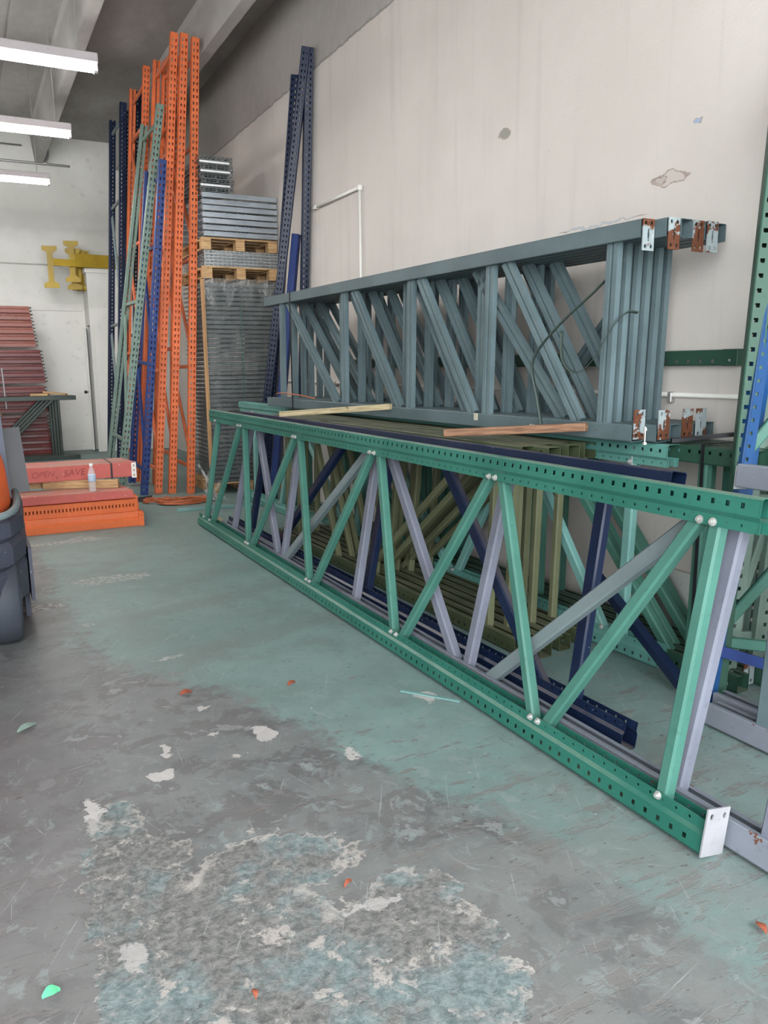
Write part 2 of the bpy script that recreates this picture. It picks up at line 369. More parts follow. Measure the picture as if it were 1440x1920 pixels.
def thicken(bm, th):
    """give an open sheet a real thickness: offset copy plus rims"""
    bm.normal_update(); bm.verts.ensure_lookup_table(); fs = bm.faces[:]; n = {}
    for v in bm.verts:
        t = Vector((0, 0, 0))
        for f in v.link_faces: t += f.normal
        n[v] = t.normalized() if t.length > 1e-6 else Vector((0, 0, 0))
    new = {v: bm.verts.new(v.co-n[v]*th) for v in list(n)}
    rim = [(e.verts[0], e.verts[1], e.link_loops[0].vert) for e in bm.edges if len(e.link_faces) == 1]
    for f in fs: bm.faces.new([new[v] for v in reversed(f.verts)])
    for a, b, first in rim:
        if first is not a: a, b = b, a
        bm.faces.new((b, a, new[a], new[b]))

# punched rack post: an open sheet-metal section with real holes, length along local x
SHAPES = {
 'sq':   ((-1, -1), (1, -1), (1, 0), (1, 1), (-1, 1), (-1, 0)),
 'round': ((-.62, -.85), (.62, -.85), (1, 0), (.62, .85), (-.62, .85), (-1, 0)),
 'tear': ((-1, -.45), (.75, -1), (1, 0), (.75, 1), (-1, .45), (-1, 0)),
}
_posts = {}
def post_mesh(key, prof, L, holes, th=.0028, tint=None):
    k = (key, round(L, 3))
    if k in _posts: return _posts[k]
    bm = bmesh.new()
    def V(x, p): return bm.verts.new((x, p[0], p[1]))
    for i, (p, q) in enumerate(zip(prof, prof[1:])):
        p, q = Vector(p), Vector(q)
        h = holes.get(i)
        if not h:
            bm.faces.new((V(0, p), V(L, p), V(L, q), V(0, q))); continue
        pitch, hx, hv, shape, cols = h
        n = int((L-.04)/pitch); x0 = (L-n*pitch)/2; w = (q-p).length
        if x0 > 1e-4:
            for a, b in ((0, x0), (L-x0, L)):
                bm.faces.new((V(a, p), V(b, p), V(b, q), V(a, q)))
        for c, fr in enumerate(cols):
            ua = 0 if c == 0 else (cols[c-1]+fr)/2; ub = 1 if c == len(cols)-1 else (fr+cols[c+1])/2
            for r in range(n):
                xa = x0+r*pitch; xb = xa+pitch; xm = (xa+xb)/2 + (pitch*.0 if c == 0 else 0)
                pa, pb, pm, pc = p.lerp(q, ua), p.lerp(q, ub), p.lerp(q, (ua+ub)/2), p.lerp(q, fr)
                out = [V(xa, pa), V(xb, pa), V(xb, pm), V(xb, pb), V(xa, pb), V(xa, pm)]
                dirv = (q-p).normalized()
                inn = [V(xm+sx*hx, pc+dirv*(sv*hv)) for sx, sv in SHAPES[shape]]
                for j in range(6): bm.faces.new((out[j], out[(j+1) % 6], inn[(j+1) % 6], inn[j]))
    bmesh.ops.remove_doubles(bm, verts=bm.verts[:], dist=1e-5)
    bmesh.ops.recalc_face_normals(bm, faces=bm.faces[:])
    if th: thicken(bm, th)
    me = bpy.data.meshes.new('post'); bm.normal_update(); bm.to_mesh(me); bm.free(); _posts[k] = me; return me

HAT = [(-.033, .118), (-.033, .080), (-.044, .066), (-.044, .008), (-.037, 0), (.037, 0), (.044, .008), (.044, .066), (.033, .080), (.033, .118)]
HATH = {0: (.0585, .006, .006, 'round', [.5]), 2: (.0585, .0085, .009, 'sq', [.55]), 6: (.0585, .0085, .009, 'sq', [.45]), 8: (.0585, .006, .006, 'round', [.5])}
HATN = {0: (.0585, .006, .006, 'round', [.5]), 8: (.0585, .006, .006, 'round', [.5])}
CEE = [(-.017, .098), (-.040, .098), (-.042, .094), (-.042, .007), (-.036, 0), (.036, 0), (.042, .007), (.042, .094), (.040, .098), (.017, .098)]
SQT = [(-.012, .088), (-.038, .088), (-.041, .084), (-.041, .006), (-.036, 0), (.036, 0), (.041, .006), (.041, .084), (.038, .088), (.012, .088)]
SQTH = {2: (.062, .0075, .0085, 'sq', [.68]), 6: (.062, .0075, .0085, 'sq', [.32])}
TEAR = [(-.009, .075), (-.043, .075), (-.045, .071), (-.045, .004), (-.041, 0), (.041, 0), (.045, .004), (.045, .071), (.043, .075), (.009, .075)]
TEARH = {4: (.074, .019, .0105, 'tear', [.25, .75])}
NAVH = {4: (.0585, .014, .009, 'tear', [.28, .72]), 2: (.0585, .006, .006, 'round', [.5]), 6: (.0585, .006, .006, 'round', [.5])}
SQF = {4: (.0585, .0095, .0095, 'sq', [.3])}
SQF7 = {4: (.0635, .0095, .0095, 'sq', [.3])}
SECT = {'hat': (HAT, HATH), 'hatn': (HAT, HATN), 'cee': (CEE, {}), 'sqt': (SQT, {}), 'sqth': (SQT, SQTH), 'tear': (TEAR, TEARH), 'navt': (TEAR, NAVH), 'sqf': (TEAR, SQF7), 'sqs': (TEAR, {6: (.0635, .0095, .0095, 'sq', [.3]), 2: (.0635, .0095, .0095, 'sq', [.7])})}

def brace_mesh(p, q, w, t, style='tube'):
    """brace in the frame's plane from (s,d) to (s,d)"""
    bm = bmesh.new(); p = Vector((p[0], 0, p[1])); q = Vector((q[0], 0, q[1])); d = (q-p).normalized(); n = Vector((0, 1, 0)); u = d.cross(n).normalized()
    if style == 'tube':
        b = min(w, t)*.16
        loop = [(-w/2+b, -t/2), (w/2-b, -t/2), (w/2, -t/2+b), (w/2, t/2-b), (w/2-b, t/2), (-w/2+b, t/2), (-w/2, t/2-b), (-w/2, -t/2+b)]
    else:   # folded channel with a groove down the middle
        loop = [(-w/2, -t/2), (w/2, -t/2), (w/2, t/2), (w*.12, t/2), (w*.07, t*.05), (-w*.07, t*.05), (-w*.12, t/2), (-w/2, t/2)]
    A = [bm.verts.new(p+u*a+n*c) for a, c in loop]; B = [bm.verts.new(q+u*a+n*c) for a, c in loop]; k = len(loop)
    for i in range(k): bm.faces.new((A[i], A[(i+1) % k], B[(i+1) % k], B[i]))
    bm.faces.new(A[::-1]); bm.faces.new(B)
    bmesh.ops.recalc_face_normals(bm, faces=bm.faces[:])
    return bm

def bolt_mesh():
    bm = bmesh.new()
    for r, y0, y1, n in ((.015, 0, .003, 12), (.0105, .003, .012, 6), (.006, .012, .017, 8)):
        a = [bm.verts.new((r*math.cos(2*math.pi*i/n), y0, r*math.sin(2*math.pi*i/n))) for i in range(n)]
        b = [bm.verts.new((r*math.cos(2*math.pi*i/n), y1, r*math.sin(2*math.pi*i/n))) for i in range(n)]
        bm.faces.new(b[::-1])
        for i in range(n): bm.faces.new((a[i], b[i], b[(i+1) % n], a[(i+1) % n]))
    me = bpy.data.meshes.new('bolt'); bm.to_mesh(me); bm.free(); me.materials.append(M['bolt']); return me
BOLT = bolt_mesh()

def plate_mesh(w, h, th, holes):
    """plate in local y (w) - z (h), thickness along x; holes: (y, z, ry, rz)"""
    bm = bmesh.new()
    # cut rows at hole extents
    zs = sorted({-h/2, h/2} | {round(z-1.5*rz, 4) for _, z, _, rz in holes} | {round(z+1.5*rz, 4) for _, z, _, rz in holes})
    for za, zb in zip(zs, zs[1:]):
        row = [o for o in holes if za-1e-6 <= o[1]-o[3] and o[1]+o[3] <= zb+1e-6]
        row.sort(); ys = [-w/2]+[(a[0]+b[0])/2 for a, b in zip(row, row[1:])]+[w/2]
        if not row: bm.faces.new([bm.verts.new((0, y, z)) for y, z in ((-w/2, za), (w/2, za), (w/2, zb), (-w/2, zb))]); continue
        for (y, z, ry, rz), ya, yb in zip(row, ys, ys[1:]):
            out = [bm.verts.new((0, a, b)) for a, b in ((ya, za), (yb, za), (yb, (za+zb)/2), (yb, zb), (ya, zb), (ya, (za+zb)/2))]
            inn = [bm.verts.new((0, y+sx*ry, z+sv*rz)) for sx, sv in ((-.6, -1), (.6, -1), (1, 0), (.6, 1), (-.6, 1), (-1, 0))]
            for j in range(6): bm.faces.new((out[j], out[(j+1) % 6], inn[(j+1) % 6], inn[j]))
    bmesh.ops.remove_doubles(bm, verts=bm.verts[:], dist=1e-5)
    thicken(bm, th)
    me = bpy.data.meshes.new('plate'); bm.normal_update(); bm.to_mesh(me); bm.free(); return me
PL_RUST = plate_mesh(.078, .15, .006, [(-.02, .055, .009, .009), (.02, .055, .009, .009), (0, 0, .007, .03), (-.02, -.055, .009, .009), (.02, -.055, .009, .009)])
PL_BIG = plate_mesh(.105, .165, .006, [(-.03, .055, .008, .010), (.03, .055, .008, .010)])

def basis(O, a, b):
    a = Vector(a).normalized(); b = Vector(b); b = (b-a*a.dot(b)).normalized(); y = b.cross(a)
    m = Matrix((( a.x, y.x, b.x, O[0]), (a.y, y.y, b.y, O[1]), (a.z, y.z, b.z, O[2]), (0, 0, 0, 1)))
    return m
def rack_frame(label, O, a, b, L, D, sect, braces, pm, bmat, bw=.05, bt=.05, style='tube', group=None, bolts=False, plates=(), name='rack_upright', cat='rack frame', inset=.02):
    """standing or lying rack frame: two punched posts and the bracing between them"""
    e = empty(name, label=label, cat=cat, group=group); e.matrix_world = basis(O, a, b)
    prof, holes = SECT[sect]
    me = post_mesh(sect+pm.name, prof, L, holes)
    if not me.materials: me.materials.append(pm)
    link('post', me, pm, e)
    p2 = link('post', me, pm, e); p2.matrix_local = Matrix.Translation((L, 0, D)) @ Matrix.Rotation(math.pi, 4, 'Y') 
    top = prof[0][1]
    for br in braces:
        s0, s1 = br[0], br[1]; mt = br[2] if len(br) > 2 else bmat; yo = br[3] if len(br) > 3 else 0.
        if len(br) > 4: d0, d1 = br[4], br[5]
        else: d0, d1 = inset+.035, D-inset-.035
        w = bw
        o = finish('brace', brace_mesh((s0, d0), (s1, d1), w, bt, style), mt, e); o.location = (0, yo, 0)
        if bolts:
            for s_, d_ in ((s0, d0+.045), (s1, d1-.045)):
                bo = link('bolt', BOLT, None, e); bo.location = (s_, .0335, d_)
    for (which, mesh, mt, dx, dz) in plates:
        pz = D-.06+dz if which == 'top' else .06+dz
        if not mesh.materials: mesh.materials.append(mt)
        o = link('footplate', mesh, mt, e); o.location = (dx, 0, pz)
    return e

# ================================================================== THE SETTING
XW, YB, ZC = 3.66, 17.05, 5.88
def plain(name, m, *boxes):
    bm = bmesh.new()
    for lo, hi in boxes: box(bm, lo, hi)
    return tag(finish(name, bm, m), kind='structure')
plain('floor', M['floor'], ((-7, -2.3, -.2), (XW+.25, YB+.2, 0)))
plain('outside_apron', M['apron'], ((-20, -22, -.25), (20, -2.3, -.03)))
plain('wall_right', M['wall'], ((XW, -2.3, 0), (XW+.25, YB, ZC)))
plain('wall_back', M['backwall'], ((-7, YB, 0), (XW+.25, YB+.2, ZC)))
plain('wall_left', M['wall'], ((-7.25, -2.3, 0), (-7, YB+.2, ZC)))
plain('wall_front', M['wall'], ((-7, -2.5, 0), (-6.1, -2.3, ZC)), ((-6.1, -2.5, 5.3), (3.5, -2.3, ZC)), ((3.5, -2.5, 0), (XW+.25, -2.3, ZC)))
cl = empty('ceiling'); cl['kind'] = 'structure'
slabs = ((-7.2, -4.83), (-4.80, -1.99), (-1.96, .845), (.87, XW+.25))
for a, b in slabs:
    bm = bmesh.new(); box(bm, (a, -2.5, ZC), (b, YB+.2, ZC+.25)); finish('ceiling_slab', bm, M['ceil'], cl)
bm = bmesh.new(); box(bm, (-7.2, -2.5, ZC+.02), (XW+.2, YB+.2, ZC+.3)); 
finish('roof_topping', bm, M['ceil'], cl)
for cx in (2.99, 1.57, .15, -1.27, -2.69, -4.11, -5.53):
    bm = bmesh.new(); prism(bm, [(cx-.16, ZC+.01), (cx-.12, ZC-.06), (cx-.07, ZC-.50), (cx+.07, ZC-.50), (cx+.12, ZC-.06), (cx+.16, ZC+.01)], 'y', -2.3, YB-.09)
    finish('tee_stem', bm, M['beamc'], cl)
# trims on the back wall
plain('trim_1', M['whitep'], ((-7, YB-.03, 2.71), (2.15, YB, 2.84)))
plain('baseboard_back', M['whitep'], ((-7, YB-.02, 0), (2.18, YB, .10)))
# partition closet in the far corner, door ajar
PX, PY, PZ = 2.19, 16.46, 3.46
w = empty('wall_partition'); w['kind'] = 'structure'
bm = bmesh.new(); box(bm, (PX+.08, PY, 0), (XW, PY+.1, PZ-.08)); finish('partition_front', bm, M['backwall'], w)
bm = bmesh.new(); box(bm, (PX, PY, 2.42), (PX+.08, YB, PZ-.08)); finish('partition_side', bm, M['backwall'], w)
bm = bmesh.new(); box(bm, (PX, PY, 0), (PX+.08, PY+.03, 2.42)); box(bm, (PX, YB-.07, 0), (PX+.08, YB, 2.42)); finish('partition_jamb', bm, M['whitep'], w)
bm = bmesh.new(); box(bm, (PX-.03, PY-.03, PZ-.08), (XW, YB, PZ)); finish('partition_cap', bm, M['whitep'], w)
bm = bmesh.new(); box(bm, (PX+.085, PY+.11, 0), (PX+.12, YB-.02, PZ-.1)); finish('doorway_shade_panel', bm, M['gap'], w)  # black panel added behind the opening to stand in for the closet's inner shade
d = empty('door_1', (PX-.01, YB-.05, 0)); d['kind'] = 'structure'
dl = finish('door_leaf', bevbox((-.022, -.27, .01), (.022, 0, 2.38), .004, 1), M['whitep'], d); d.rotation_euler = (0, 0, math.radians(-10))
bm = bmesh.new(); tube(bm, [(-.02, -.22, 1.15), (-.05, -.22, 1.15)], .012, 8); tube(bm, [(-.05, -.22, 1.15), (-.06, -.22, 1.15), (-.09, -.22, 1.15), (-.1, -.22, 1.15)], .03, 10)
finish('door_knob', bm, M['black'], d)

# ================================================================== CEILING LIGHTS
def light_fixture(x1, y, z, label):
    L = 2.5; e = empty('ceiling_light', (x1-L, y, z), label, 'ceiling light', 'fluorescent strip lights hung in a row')
    bm = bevbox((0, -.06, .03), (L, .06, .115), .008, 1); finish('housing', bm, M['fixture'], e)
    bm = bmesh.new(); prism(bm, [(-.025, .03), (.025, .03), (.035, -.03), (.02, -.045), (-.02, -.045), (-.035, -.03)], 'x', L-.035, L-.005); prism(bm, [(-.025, .03), (.025, .03), (.035, -.03), (.02, -.045), (-.02, -.045), (-.035, -.03)], 'x', .005, .035)
    finish('lamp_holder', bm, M['fixture'], e)
    for sy in (-.034, .034):
        bm = bmesh.new(); tube(bm, [(.04, sy, -.005), (L-.04, sy, -.005)], .024, 12); finish('fluorescent_tube', bm, M['tube'], e, True)
    for sx in (.25, L-.16):
        bm = bmesh.new(); tube(bm, [(sx, 0, .11), (sx-.02, 0, ZC-z-.01 if y < 20 else 1)], .006, 6); finish('hanger_rod', bm, M['conduit'], e)
    return e
light_fixture(1.30, 8.06, 4.24, 'nearest hanging fluorescent strip light, at the top left')
light_fixture(1.33, 10.36, 4.24, 'middle hanging fluorescent strip light of the row of three')
light_fixture(1.33, 13.02, 4.24, 'farthest and smallest-looking hanging fluorescent strip light')
def pipe(label, pts, r, m, name='conduit', cat='conduit', bands=()):
    bm = bmesh.new(); tube(bm, pts, r, 10); o = finish(name, bm, m, None, True); return tag(o, label, cat)
pipe('lower galvanized conduit on back wall bending up at its right end', smoothpath([(-6.9, YB-.05, 5.37), (1.45, YB-.05, 5.37), (1.62, YB-.05, 5.38), (1.72, YB-.05, 5.47), (1.74, YB-.05, 5.62), (1.68, YB-.05, 5.72), (1.5, YB-.05, 5.75)], 5), .022, M['conduit'])
pipe('upper galvanized conduit high on the back wall under the slab', [(-6.9, YB-.04, 5.66), (1.3, YB-.04, 5.66)], .016, M['conduit'])
pipe('thin white conduit running across the back wall above the lower trim', [(-6.9, YB-.03, 3.56), (1.8, YB-.03, 3.56)], .014, M['pipe'])
# conduits on the right wall
e = empty('wall_conduit', (XW-.03, 7.53, 2.0), 'white conduit dropping down the side wall behind the blue-grey frames', 'conduit')
bm = bmesh.new(); tube(bm, [(0, 0, -.4), (0, 0, 1.33)], .013, 10); finish('vertical_pipe', bm, M['pipe'], e, True)
bm = bmesh.new(); tube(bm, [(0, .03, 1.34), (0, 1.22, 1.34)], .014, 10); finish('horizontal_pipe', bm, M['pipe'], e, True)
finish('elbow_box', bevbox((-.022, -.02, 1.31), (.022, .02, 1.36), .008), M['pipe'], e)
finish('pipe_clip', bevbox((-.02, 1.10, 1.32), (.03, 1.16, 1.36), .006), M['pipe'], e)
e = empty('wall_pipe', (XW-.02, 2.2, 1.42), 'thin grey pipe running low along the side wall under the green rail', 'pipe')
bm = bmesh.new(); tube(bm, [(0, 0, 0), (0, 9, 0)], .014, 8); finish('pipe', bm, M['pipe'], e, True)
for y in (1.2, 3.6, 6): finish('pipe_clip', bevbox((-.018, y, -.045), (.02, y+.03, .016), .004, 1), M['conduit'], e)

# ================================================================== FRONT ROW OF LYING FRAMES
def zig(pairs, **k): return [tuple(p) for p in pairs]
T = 1.075
green = rack_frame('bright green bolted frame lying on its side in front, zinc footplate on its near end',
    (2.036, 1.645, 0.006), (0, 1, 0), (.165, 0, 1.06), 6.46, 1.185, 'hat',
    [(6.28, 6.24), (6.07, 5.48), (4.90, 5.40), (4.84, 4.08), (3.50, 4.03), (3.44, 2.76), (2.21, 2.70), (2.15, 1.48), (.93, 1.43), (.88, .235), (.21, .18)],
    M['green'], M['greenb'], .05, .05, bolts=True, inset=.025, plates=[('bottom', PL_BIG, M['zinc'], -.006, .022)])
rack_frame('lavender-grey upright frame with rust spots lying on its side right behind the bright green one',
    (2.148, 1.15, 0.006), (0, 1, 0), (.155, 0, 1.06), 6.5, 1.15, 'cee',
    [(6.19, 5.99), (4.95, 5.80), (4.83, 4.76), (4.80, 3.49, M['greyb'], -.0), (3.47, 3.41), (2.23, 3.25), (2.12, 2.0), (1.94, .81, M['greyb']), (.745, .67), (.36, .34)],
    M['lav'], M['lavb'], .062, .05, inset=.03)
rack_frame('dusty navy blue upright frame lying on its side behind the lavender one',
    (2.325, 2.315, 0.006), (-.08, 5.4, 0), (.2, 0, 1.06), 5.45, 1.18, 'hatn',
    [(4.83, 4.80), (4.15, 3.05), (2.43, 2.40), (.55, 1.82, M['navy']), (.35, .39)], M['navy'], M['navyh'], .07, .05, inset=.03)
ords = ['first from the front', 'second from the front', 'third from the front', 'fourth from the front', 'fifth from the front', 'sixth and rearmost']
for i in range(6):
    y0 = 3.36+(.10, -.02, .14, .02, .18, .08)[i]; dx = .05*math.sin(i*2.1)
    rack_frame('olive green frame lying on its side, %s of the olive stack' % ords[i],
        (2.63+.0835*i, y0, 0.004), (-.09, 3.6, 0), (.02, 0, 1.16), 3.66, 1.165, 'sqth',
        [(.30+dx, .28+dx), (1.86+dx, .50+dx), (1.72+dx, 1.60+dx), (2.35+dx, 2.85+dx), (3.44+dx, 3.42+dx)], M['olive'], M['oliveb'], .045, .045, inset=.03)
rack_frame('mint green bolted frame lying on its side between the olive and dark green ones',
    (3.165, 2.93, 0.004), (-.2, 6.5, 0), (0, 0, 1.19), 6.6, 1.19, 'hat',
    [(.30, .26), (.42, 1.20), (1.95, 1.28), (2.02, 3.1), (3.6, 3.2), (3.75, 4.9), (5.4, 5.0), (6.2, 6.15)], M['mint'], M['mintb'], .062, .05, inset=.03, bolts=True,
    plates=[('top', plate_mesh(.075, .14, .005, [(-.02, -.04, .008, .009), (.02, -.04, .008, .009)]), M['zinc'], .25, 0)])
for i in range(4):
    rack_frame('dark green lying frame by the wall, %s' % ['nearest the aisle of four', 'second of four', 'third of four', 'last of four, next to the wall'][i],
        (3.258+.09*i, 2.50+.05*(i % 2), 0.004), (-.2, 6.5, 0), (0, 0, 1.19), 6.2, 1.19, 'sqth',
        [(.32, .30), (.45, 1.45), (1.60, 1.58), (2.9, 1.75), (3.0, 3.0), (3.2, 4.3), (4.5, 4.5), (5.8, 5.8)], M['dkgreen'], M['dkgreenb'], .055, .05, inset=.03,
        plates=([('bottom', PL_RUST, M['rusty'], -.004, .02)] if i in (1, 2) else []))

# ================================================================== UPPER STACK ALONG THE WALL
WO = ['first and nearest the aisle', 'second from the aisle', 'third from the aisle', 'third from the wall', 'second from the wall', 'last, against the wall']
wa = Vector((-.22, 4.96, 0)).normalized()
for i in range(6):
    st = (0, -.08, -.09, -.07, -.08, -.065)[i]; j = (.0, .28, .12, -.05, .33, .05, .18)[i]; k = (.0, .25, .30, .30, .35, .37)[i]
    br = [(.235, .205), (.42, 1.09), (1.27, 1.24), (1.41, 2.07), (2.22, 2.19), (2.35, 3.09), (3.29, 3.27), (3.42, 4.46), (4.66, 4.62)]
    if i: br = [(.235+k*.4, .205+k*.4)]+[(a+j, b+j) for a, b in br[1:-1]]+[(4.64, 4.62)]
    if i == 1: br[1] = (.72-.28+.28, 1.6)
    if i == 5: br[1] = (1.30, .40)
    rack_frame('slate blue-grey frame on the upper stack along the wall, %s' % WO[i],
        (3.045+.0885*i, 3.07+st, 1.202), wa, (0, 0, 1), 5.0, 1.095, 'sqt', br, M['slate'], M['slateb'], .078, .036, 'chan', inset=.045,
        plates=([('top', PL_RUST, M['rusty'], -.008, -.015), ('bottom', PL_RUST, M['rusty'], -.008, .03)] if i in (0, 1, 3, 4) else []))
# stickers on the near lower rail
for (y, w_) in ((4.42, .045), (3.86, .05)):
    x = 3.0-.044*(y-3.07)
    bm = bmesh.new(); box(bm, (x-.003, y-w_, 1.245 if w_ < .05 else 1.22), (x-.0005, y, 1.29 if w_ < .05 else 1.25)); tag(finish('sticker', bm, M['sticker']), 'torn paper sticker on the lower blue-grey rail, %s' % ('farther, upright one' if w_ < .05 else 'nearer, ragged one'), 'sticker')
# steel straps round the upper stack
def strapring(label, y, bulge, m=M['black'], wd=.012):
    x0 = 2.99-.044*(y-3.07); x1 = x0+.575
    pts = [(x0-.01, y, 1.19), (x0-bulge, y, 1.7), (x0-.01, y, 2.305), (x1, y, 2.305), (x1+.005, y, 1.7), (x1, y, 1.19)]
    bm = bmesh.new()
    for a, b in zip(pts, pts[1:]): obb(bm, a, b, .004, wd, (1, 0, 0) if abs(b[2]-a[2]) > .1 else (0, 1, 0))
    return tag(finish('steel_strap', bm, m), label, 'strap')
strapring('thin dark steel strap around the far end of the blue-grey stack', 7.35, .012)
bm = bmesh.new(); tube(bm, smoothpath([(2.955, 3.72, 1.20), (2.95, 3.78, 1.42), (2.93, 3.80, 1.62), (2.95, 3.62, 1.80), (3.02, 3.40, 1.98), (3.10, 3.28, 2.12)], 6), .0028, 6, ry=.012)
tube(bm, smoothpath([(2.93, 3.55, 1.78), (2.90, 3.50, 1.62), (2.93, 3.42, 1.555), (2.96, 3.33, 1.62), (3.0, 3.24, 1.78), (3.08, 3.22, 1.86), (3.14, 3.2, 1.86)], 6), .0028, 6, ry=.012)
tag(finish('loose_strap', bm, M['strap'], None, True), 'cut green strap curling loosely over the near blue-grey braces', 'strap')
bm = bmesh.new(); tube(bm, smoothpath([(2.82, 7.9, 1.32), (2.76, 7.6, 1.345), (2.8, 7.2, 1.335), (2.84, 6.9, 1.31)], 5), .006, 6); tag(finish('rusty_wire', bm, M['cord'], None, True), 'rusty wire lying over the far lower rail of the blue-grey stack', 'wire')
# green rail fixed on the wall behind
e = empty('wall_rail', (XW-.055, 2.96, 1.585), 'dark green rail with a row of square holes fixed along the side wall', 'rail')
e.matrix_world = basis((XW-.002, 2.96, 1.585+.042), (0, 1, 0), (-1, 0, 0)) @ Matrix.Rotation(0, 4, 'X')
rm = post_mesh('rail', [(-.042, .0), (-.042, .046), (-.038, .05), (.038, .05), (.042, .046), (.042, 0)], 5.2, {2: (.083, .010, .010, 'sq', [.72])})
o = link('punched_rail', rm, M['dkgreen'], e)
finish('end_cap', bevbox((-.012, -.044, 0), (.09, .044, .0535), .004, 1), M['dkgreen'], e)
bm = bmesh.new(); box(bm, (.03, .008, .0537), (.042, .02, .0545)); finish('square_stud', bm, M['zinc'], e)

# wood pieces lying on the rails
def timber(label, p, q, w, h, m):
    p, q = Vector(p), Vector(q); L = (q-p).length; bm = bevbox((0, -w/2, 0), (L, w/2, h), .004, 1)
    o = finish('timber', bm, m); a = (q-p).normalized(); o.matrix_world = basis(p, a, (0, 0, 1)); return tag(o, label, 'timber')
timber('pale weathered timber lying across the rails, far one', (2.33, 6.42, 1.185), (2.86, 5.44, 1.272), .05, .045, M['woodp'])
timber('brown timber lying across the olive rails, near one', (2.50, 4.06, 1.183), (2.94, 3.33, 1.245), .055, .045, M['woodr'])
bm = bmesh.new(); tube(bm, [(0, 0, 0), (0, 0, .09)], .004, 6); tube(bm, [(0, 0, .07), (0, 0, .085)], .009, 6); tube(bm, [(0, 0, .0), (0, 0, .012)], .011, 6)
o = finish('loose_bolt', bm, M['bolt']); o.location = (3.02, 2.99, 1.196); tag(o, 'long bolt standing upright on the mint rail end', 'bolt')

# ================================================================== RIGHT GROUP
rack_frame('rust-streaked grey frame lying on the floor at the right edge, front one',
    (2.84, 2.33, 0.006), (0, -1, 0), (.09, 0, 1.06), 4.2, 1.17, 'cee', [(.27, .26), (.45, 1.4), (1.6, 1.6), (1.8, 2.9), (3.1, 3.1)], M['lav'], M['slateb'], .075, .045, inset=.03,
    plates=[('top', plate_mesh(.08, .10, .004, []), M['zinc'], -.004, 0)])
rack_frame('grey frame lying on the floor at the right edge, behind the front one',
    (2.965, 2.40, 0.006), (0, -1, 0), (.06, 0, 1.06), 4.2, 1.15, 'cee', [(.31, .30), (1.6, .5), (1.75, 1.75), (1.9, 3.0)], M['lav'], M['slateb'], .075, .045, inset=.03)
rack_frame('tall dark green upright with square holes standing before the side wall at the right edge',
    (3.03, 2.52, 0.0), (.14, 0, 2.373), (.75, -.66, 0), 3.0, .50, 'sqs', [(.3, .3), (.4, 1.0), (1.1, 1.1), (1.2, 1.8), (1.9, 1.9), (2.0, 2.7), (2.8, 2.8)], M['dkgreen'], M['dkgreenb'], .05, .04)
e = empty('upright_pair', label='two bright blue rusty uprights with a short blue crossbar, right edge', cat='rack frame')
for (bx, by, tx, L) in ((2.965, 2.44, .235, 3.0), (3.06, 2.49, .235, 3.0)):
    me = post_mesh('bl', [(-.012, .05), (-.026, .05), (-.028, .046), (-.028, .004), (-.024, 0), (.024, 0), (.028, .004), (.028, .046), (.026, .05), (.012, .05)], L, {4: (.0585, .008, .008, 'sq', [.28]), 2: (.1, .005, .005, 'round', [.5])})
    o = link('post', me, M['bright'], e); o.matrix_world = basis((bx+.0, by, .0), (tx, 0, 2.0), (.25, 1, 0))
bm = bmesh.new(); obb(bm, (2.97, 2.425, .295), (3.30, 2.40, .17), .03, .05); finish('crossbar', bm, M['blue'], e)
rack_frame('pale sage upright frame standing behind the bright blue uprights, right edge',
    (3.24, 2.64, 0.0), (.16, 0, 2.0), (1, -.15, 0), 1.9, .24, 'sqs', [(.25, .25), (.35, .85), (.95, .95), (1.05, 1.6), (1.75, 1.75)], M['sage'], M['sage'], .045, .04,
    plates=[('bottom', plate_mesh(.1, .12, .006, []), M['zinc'], .0, -.02)])
bm = bmesh.new(); obb(bm, (3.14, 2.93, 1.215), (3.45, 2.75, 1.25), .035, .02); tag(finish('black_bar', bm, M['black']), 'short black bar lying on the dark green rails by the tall green upright', 'bar')
# black strap round the dark green bundle
bm = bmesh.new(); pts = [(3.20, 2.78, .0), (3.20, 2.78, 1.205), (3.60, 2.78, 1.205)]
for a, b in zip(pts, pts[1:]): obb(bm, a, b, .004, .02, (1, 0, 0) if b[0] == a[0] else (0, 1, 0))
tag(finish('steel_strap', bm, M['black']), 'black strap around the near end of the dark green frames', 'strap')
bm = bmesh.new(); obb(bm, (2.975, 2.62, .05), (3.085, 3.38, .42), .055, .045); tag(finish('steel_tube', bm, M['navyh']), 'dark navy tube lying slanted from the floor against the lying dark green frames', 'tube')
# bent paper sheet on the floor behind
bm = bmesh.new(); nU = 10; rows = []
for i in range(nU+1):
    t = i/nU; x = 3.645-.035*math.sin(t*2.2); z = .02+.38*t; rows.append([bm.verts.new((x, 3.05+.38*u+.05*t, z)) for u in (0, .5, 1)])
for a, b in zip(rows, rows[1:]):
    for k in (0, 1): bm.faces.new((a[k], a[k+1], b[k+1], b[k]))
thicken(bm, .003)
tag(finish('cardboard_sheet', bm, M['paper'], None, True), 'curled grey cardboard sheet between the lying frames near the wall', 'cardboard')
bm = bmesh.new(); box(bm, (0, 0, 0), (.19, .09, .006)); o = finish('loose_plate', bm, M['zinc']); o.location = (3.13, 3.03, .001); o.rotation_euler = (0, 0, -.35)
tag(o, 'loose zinc plate lying flat on the floor at the mint rail end', 'steel plate')

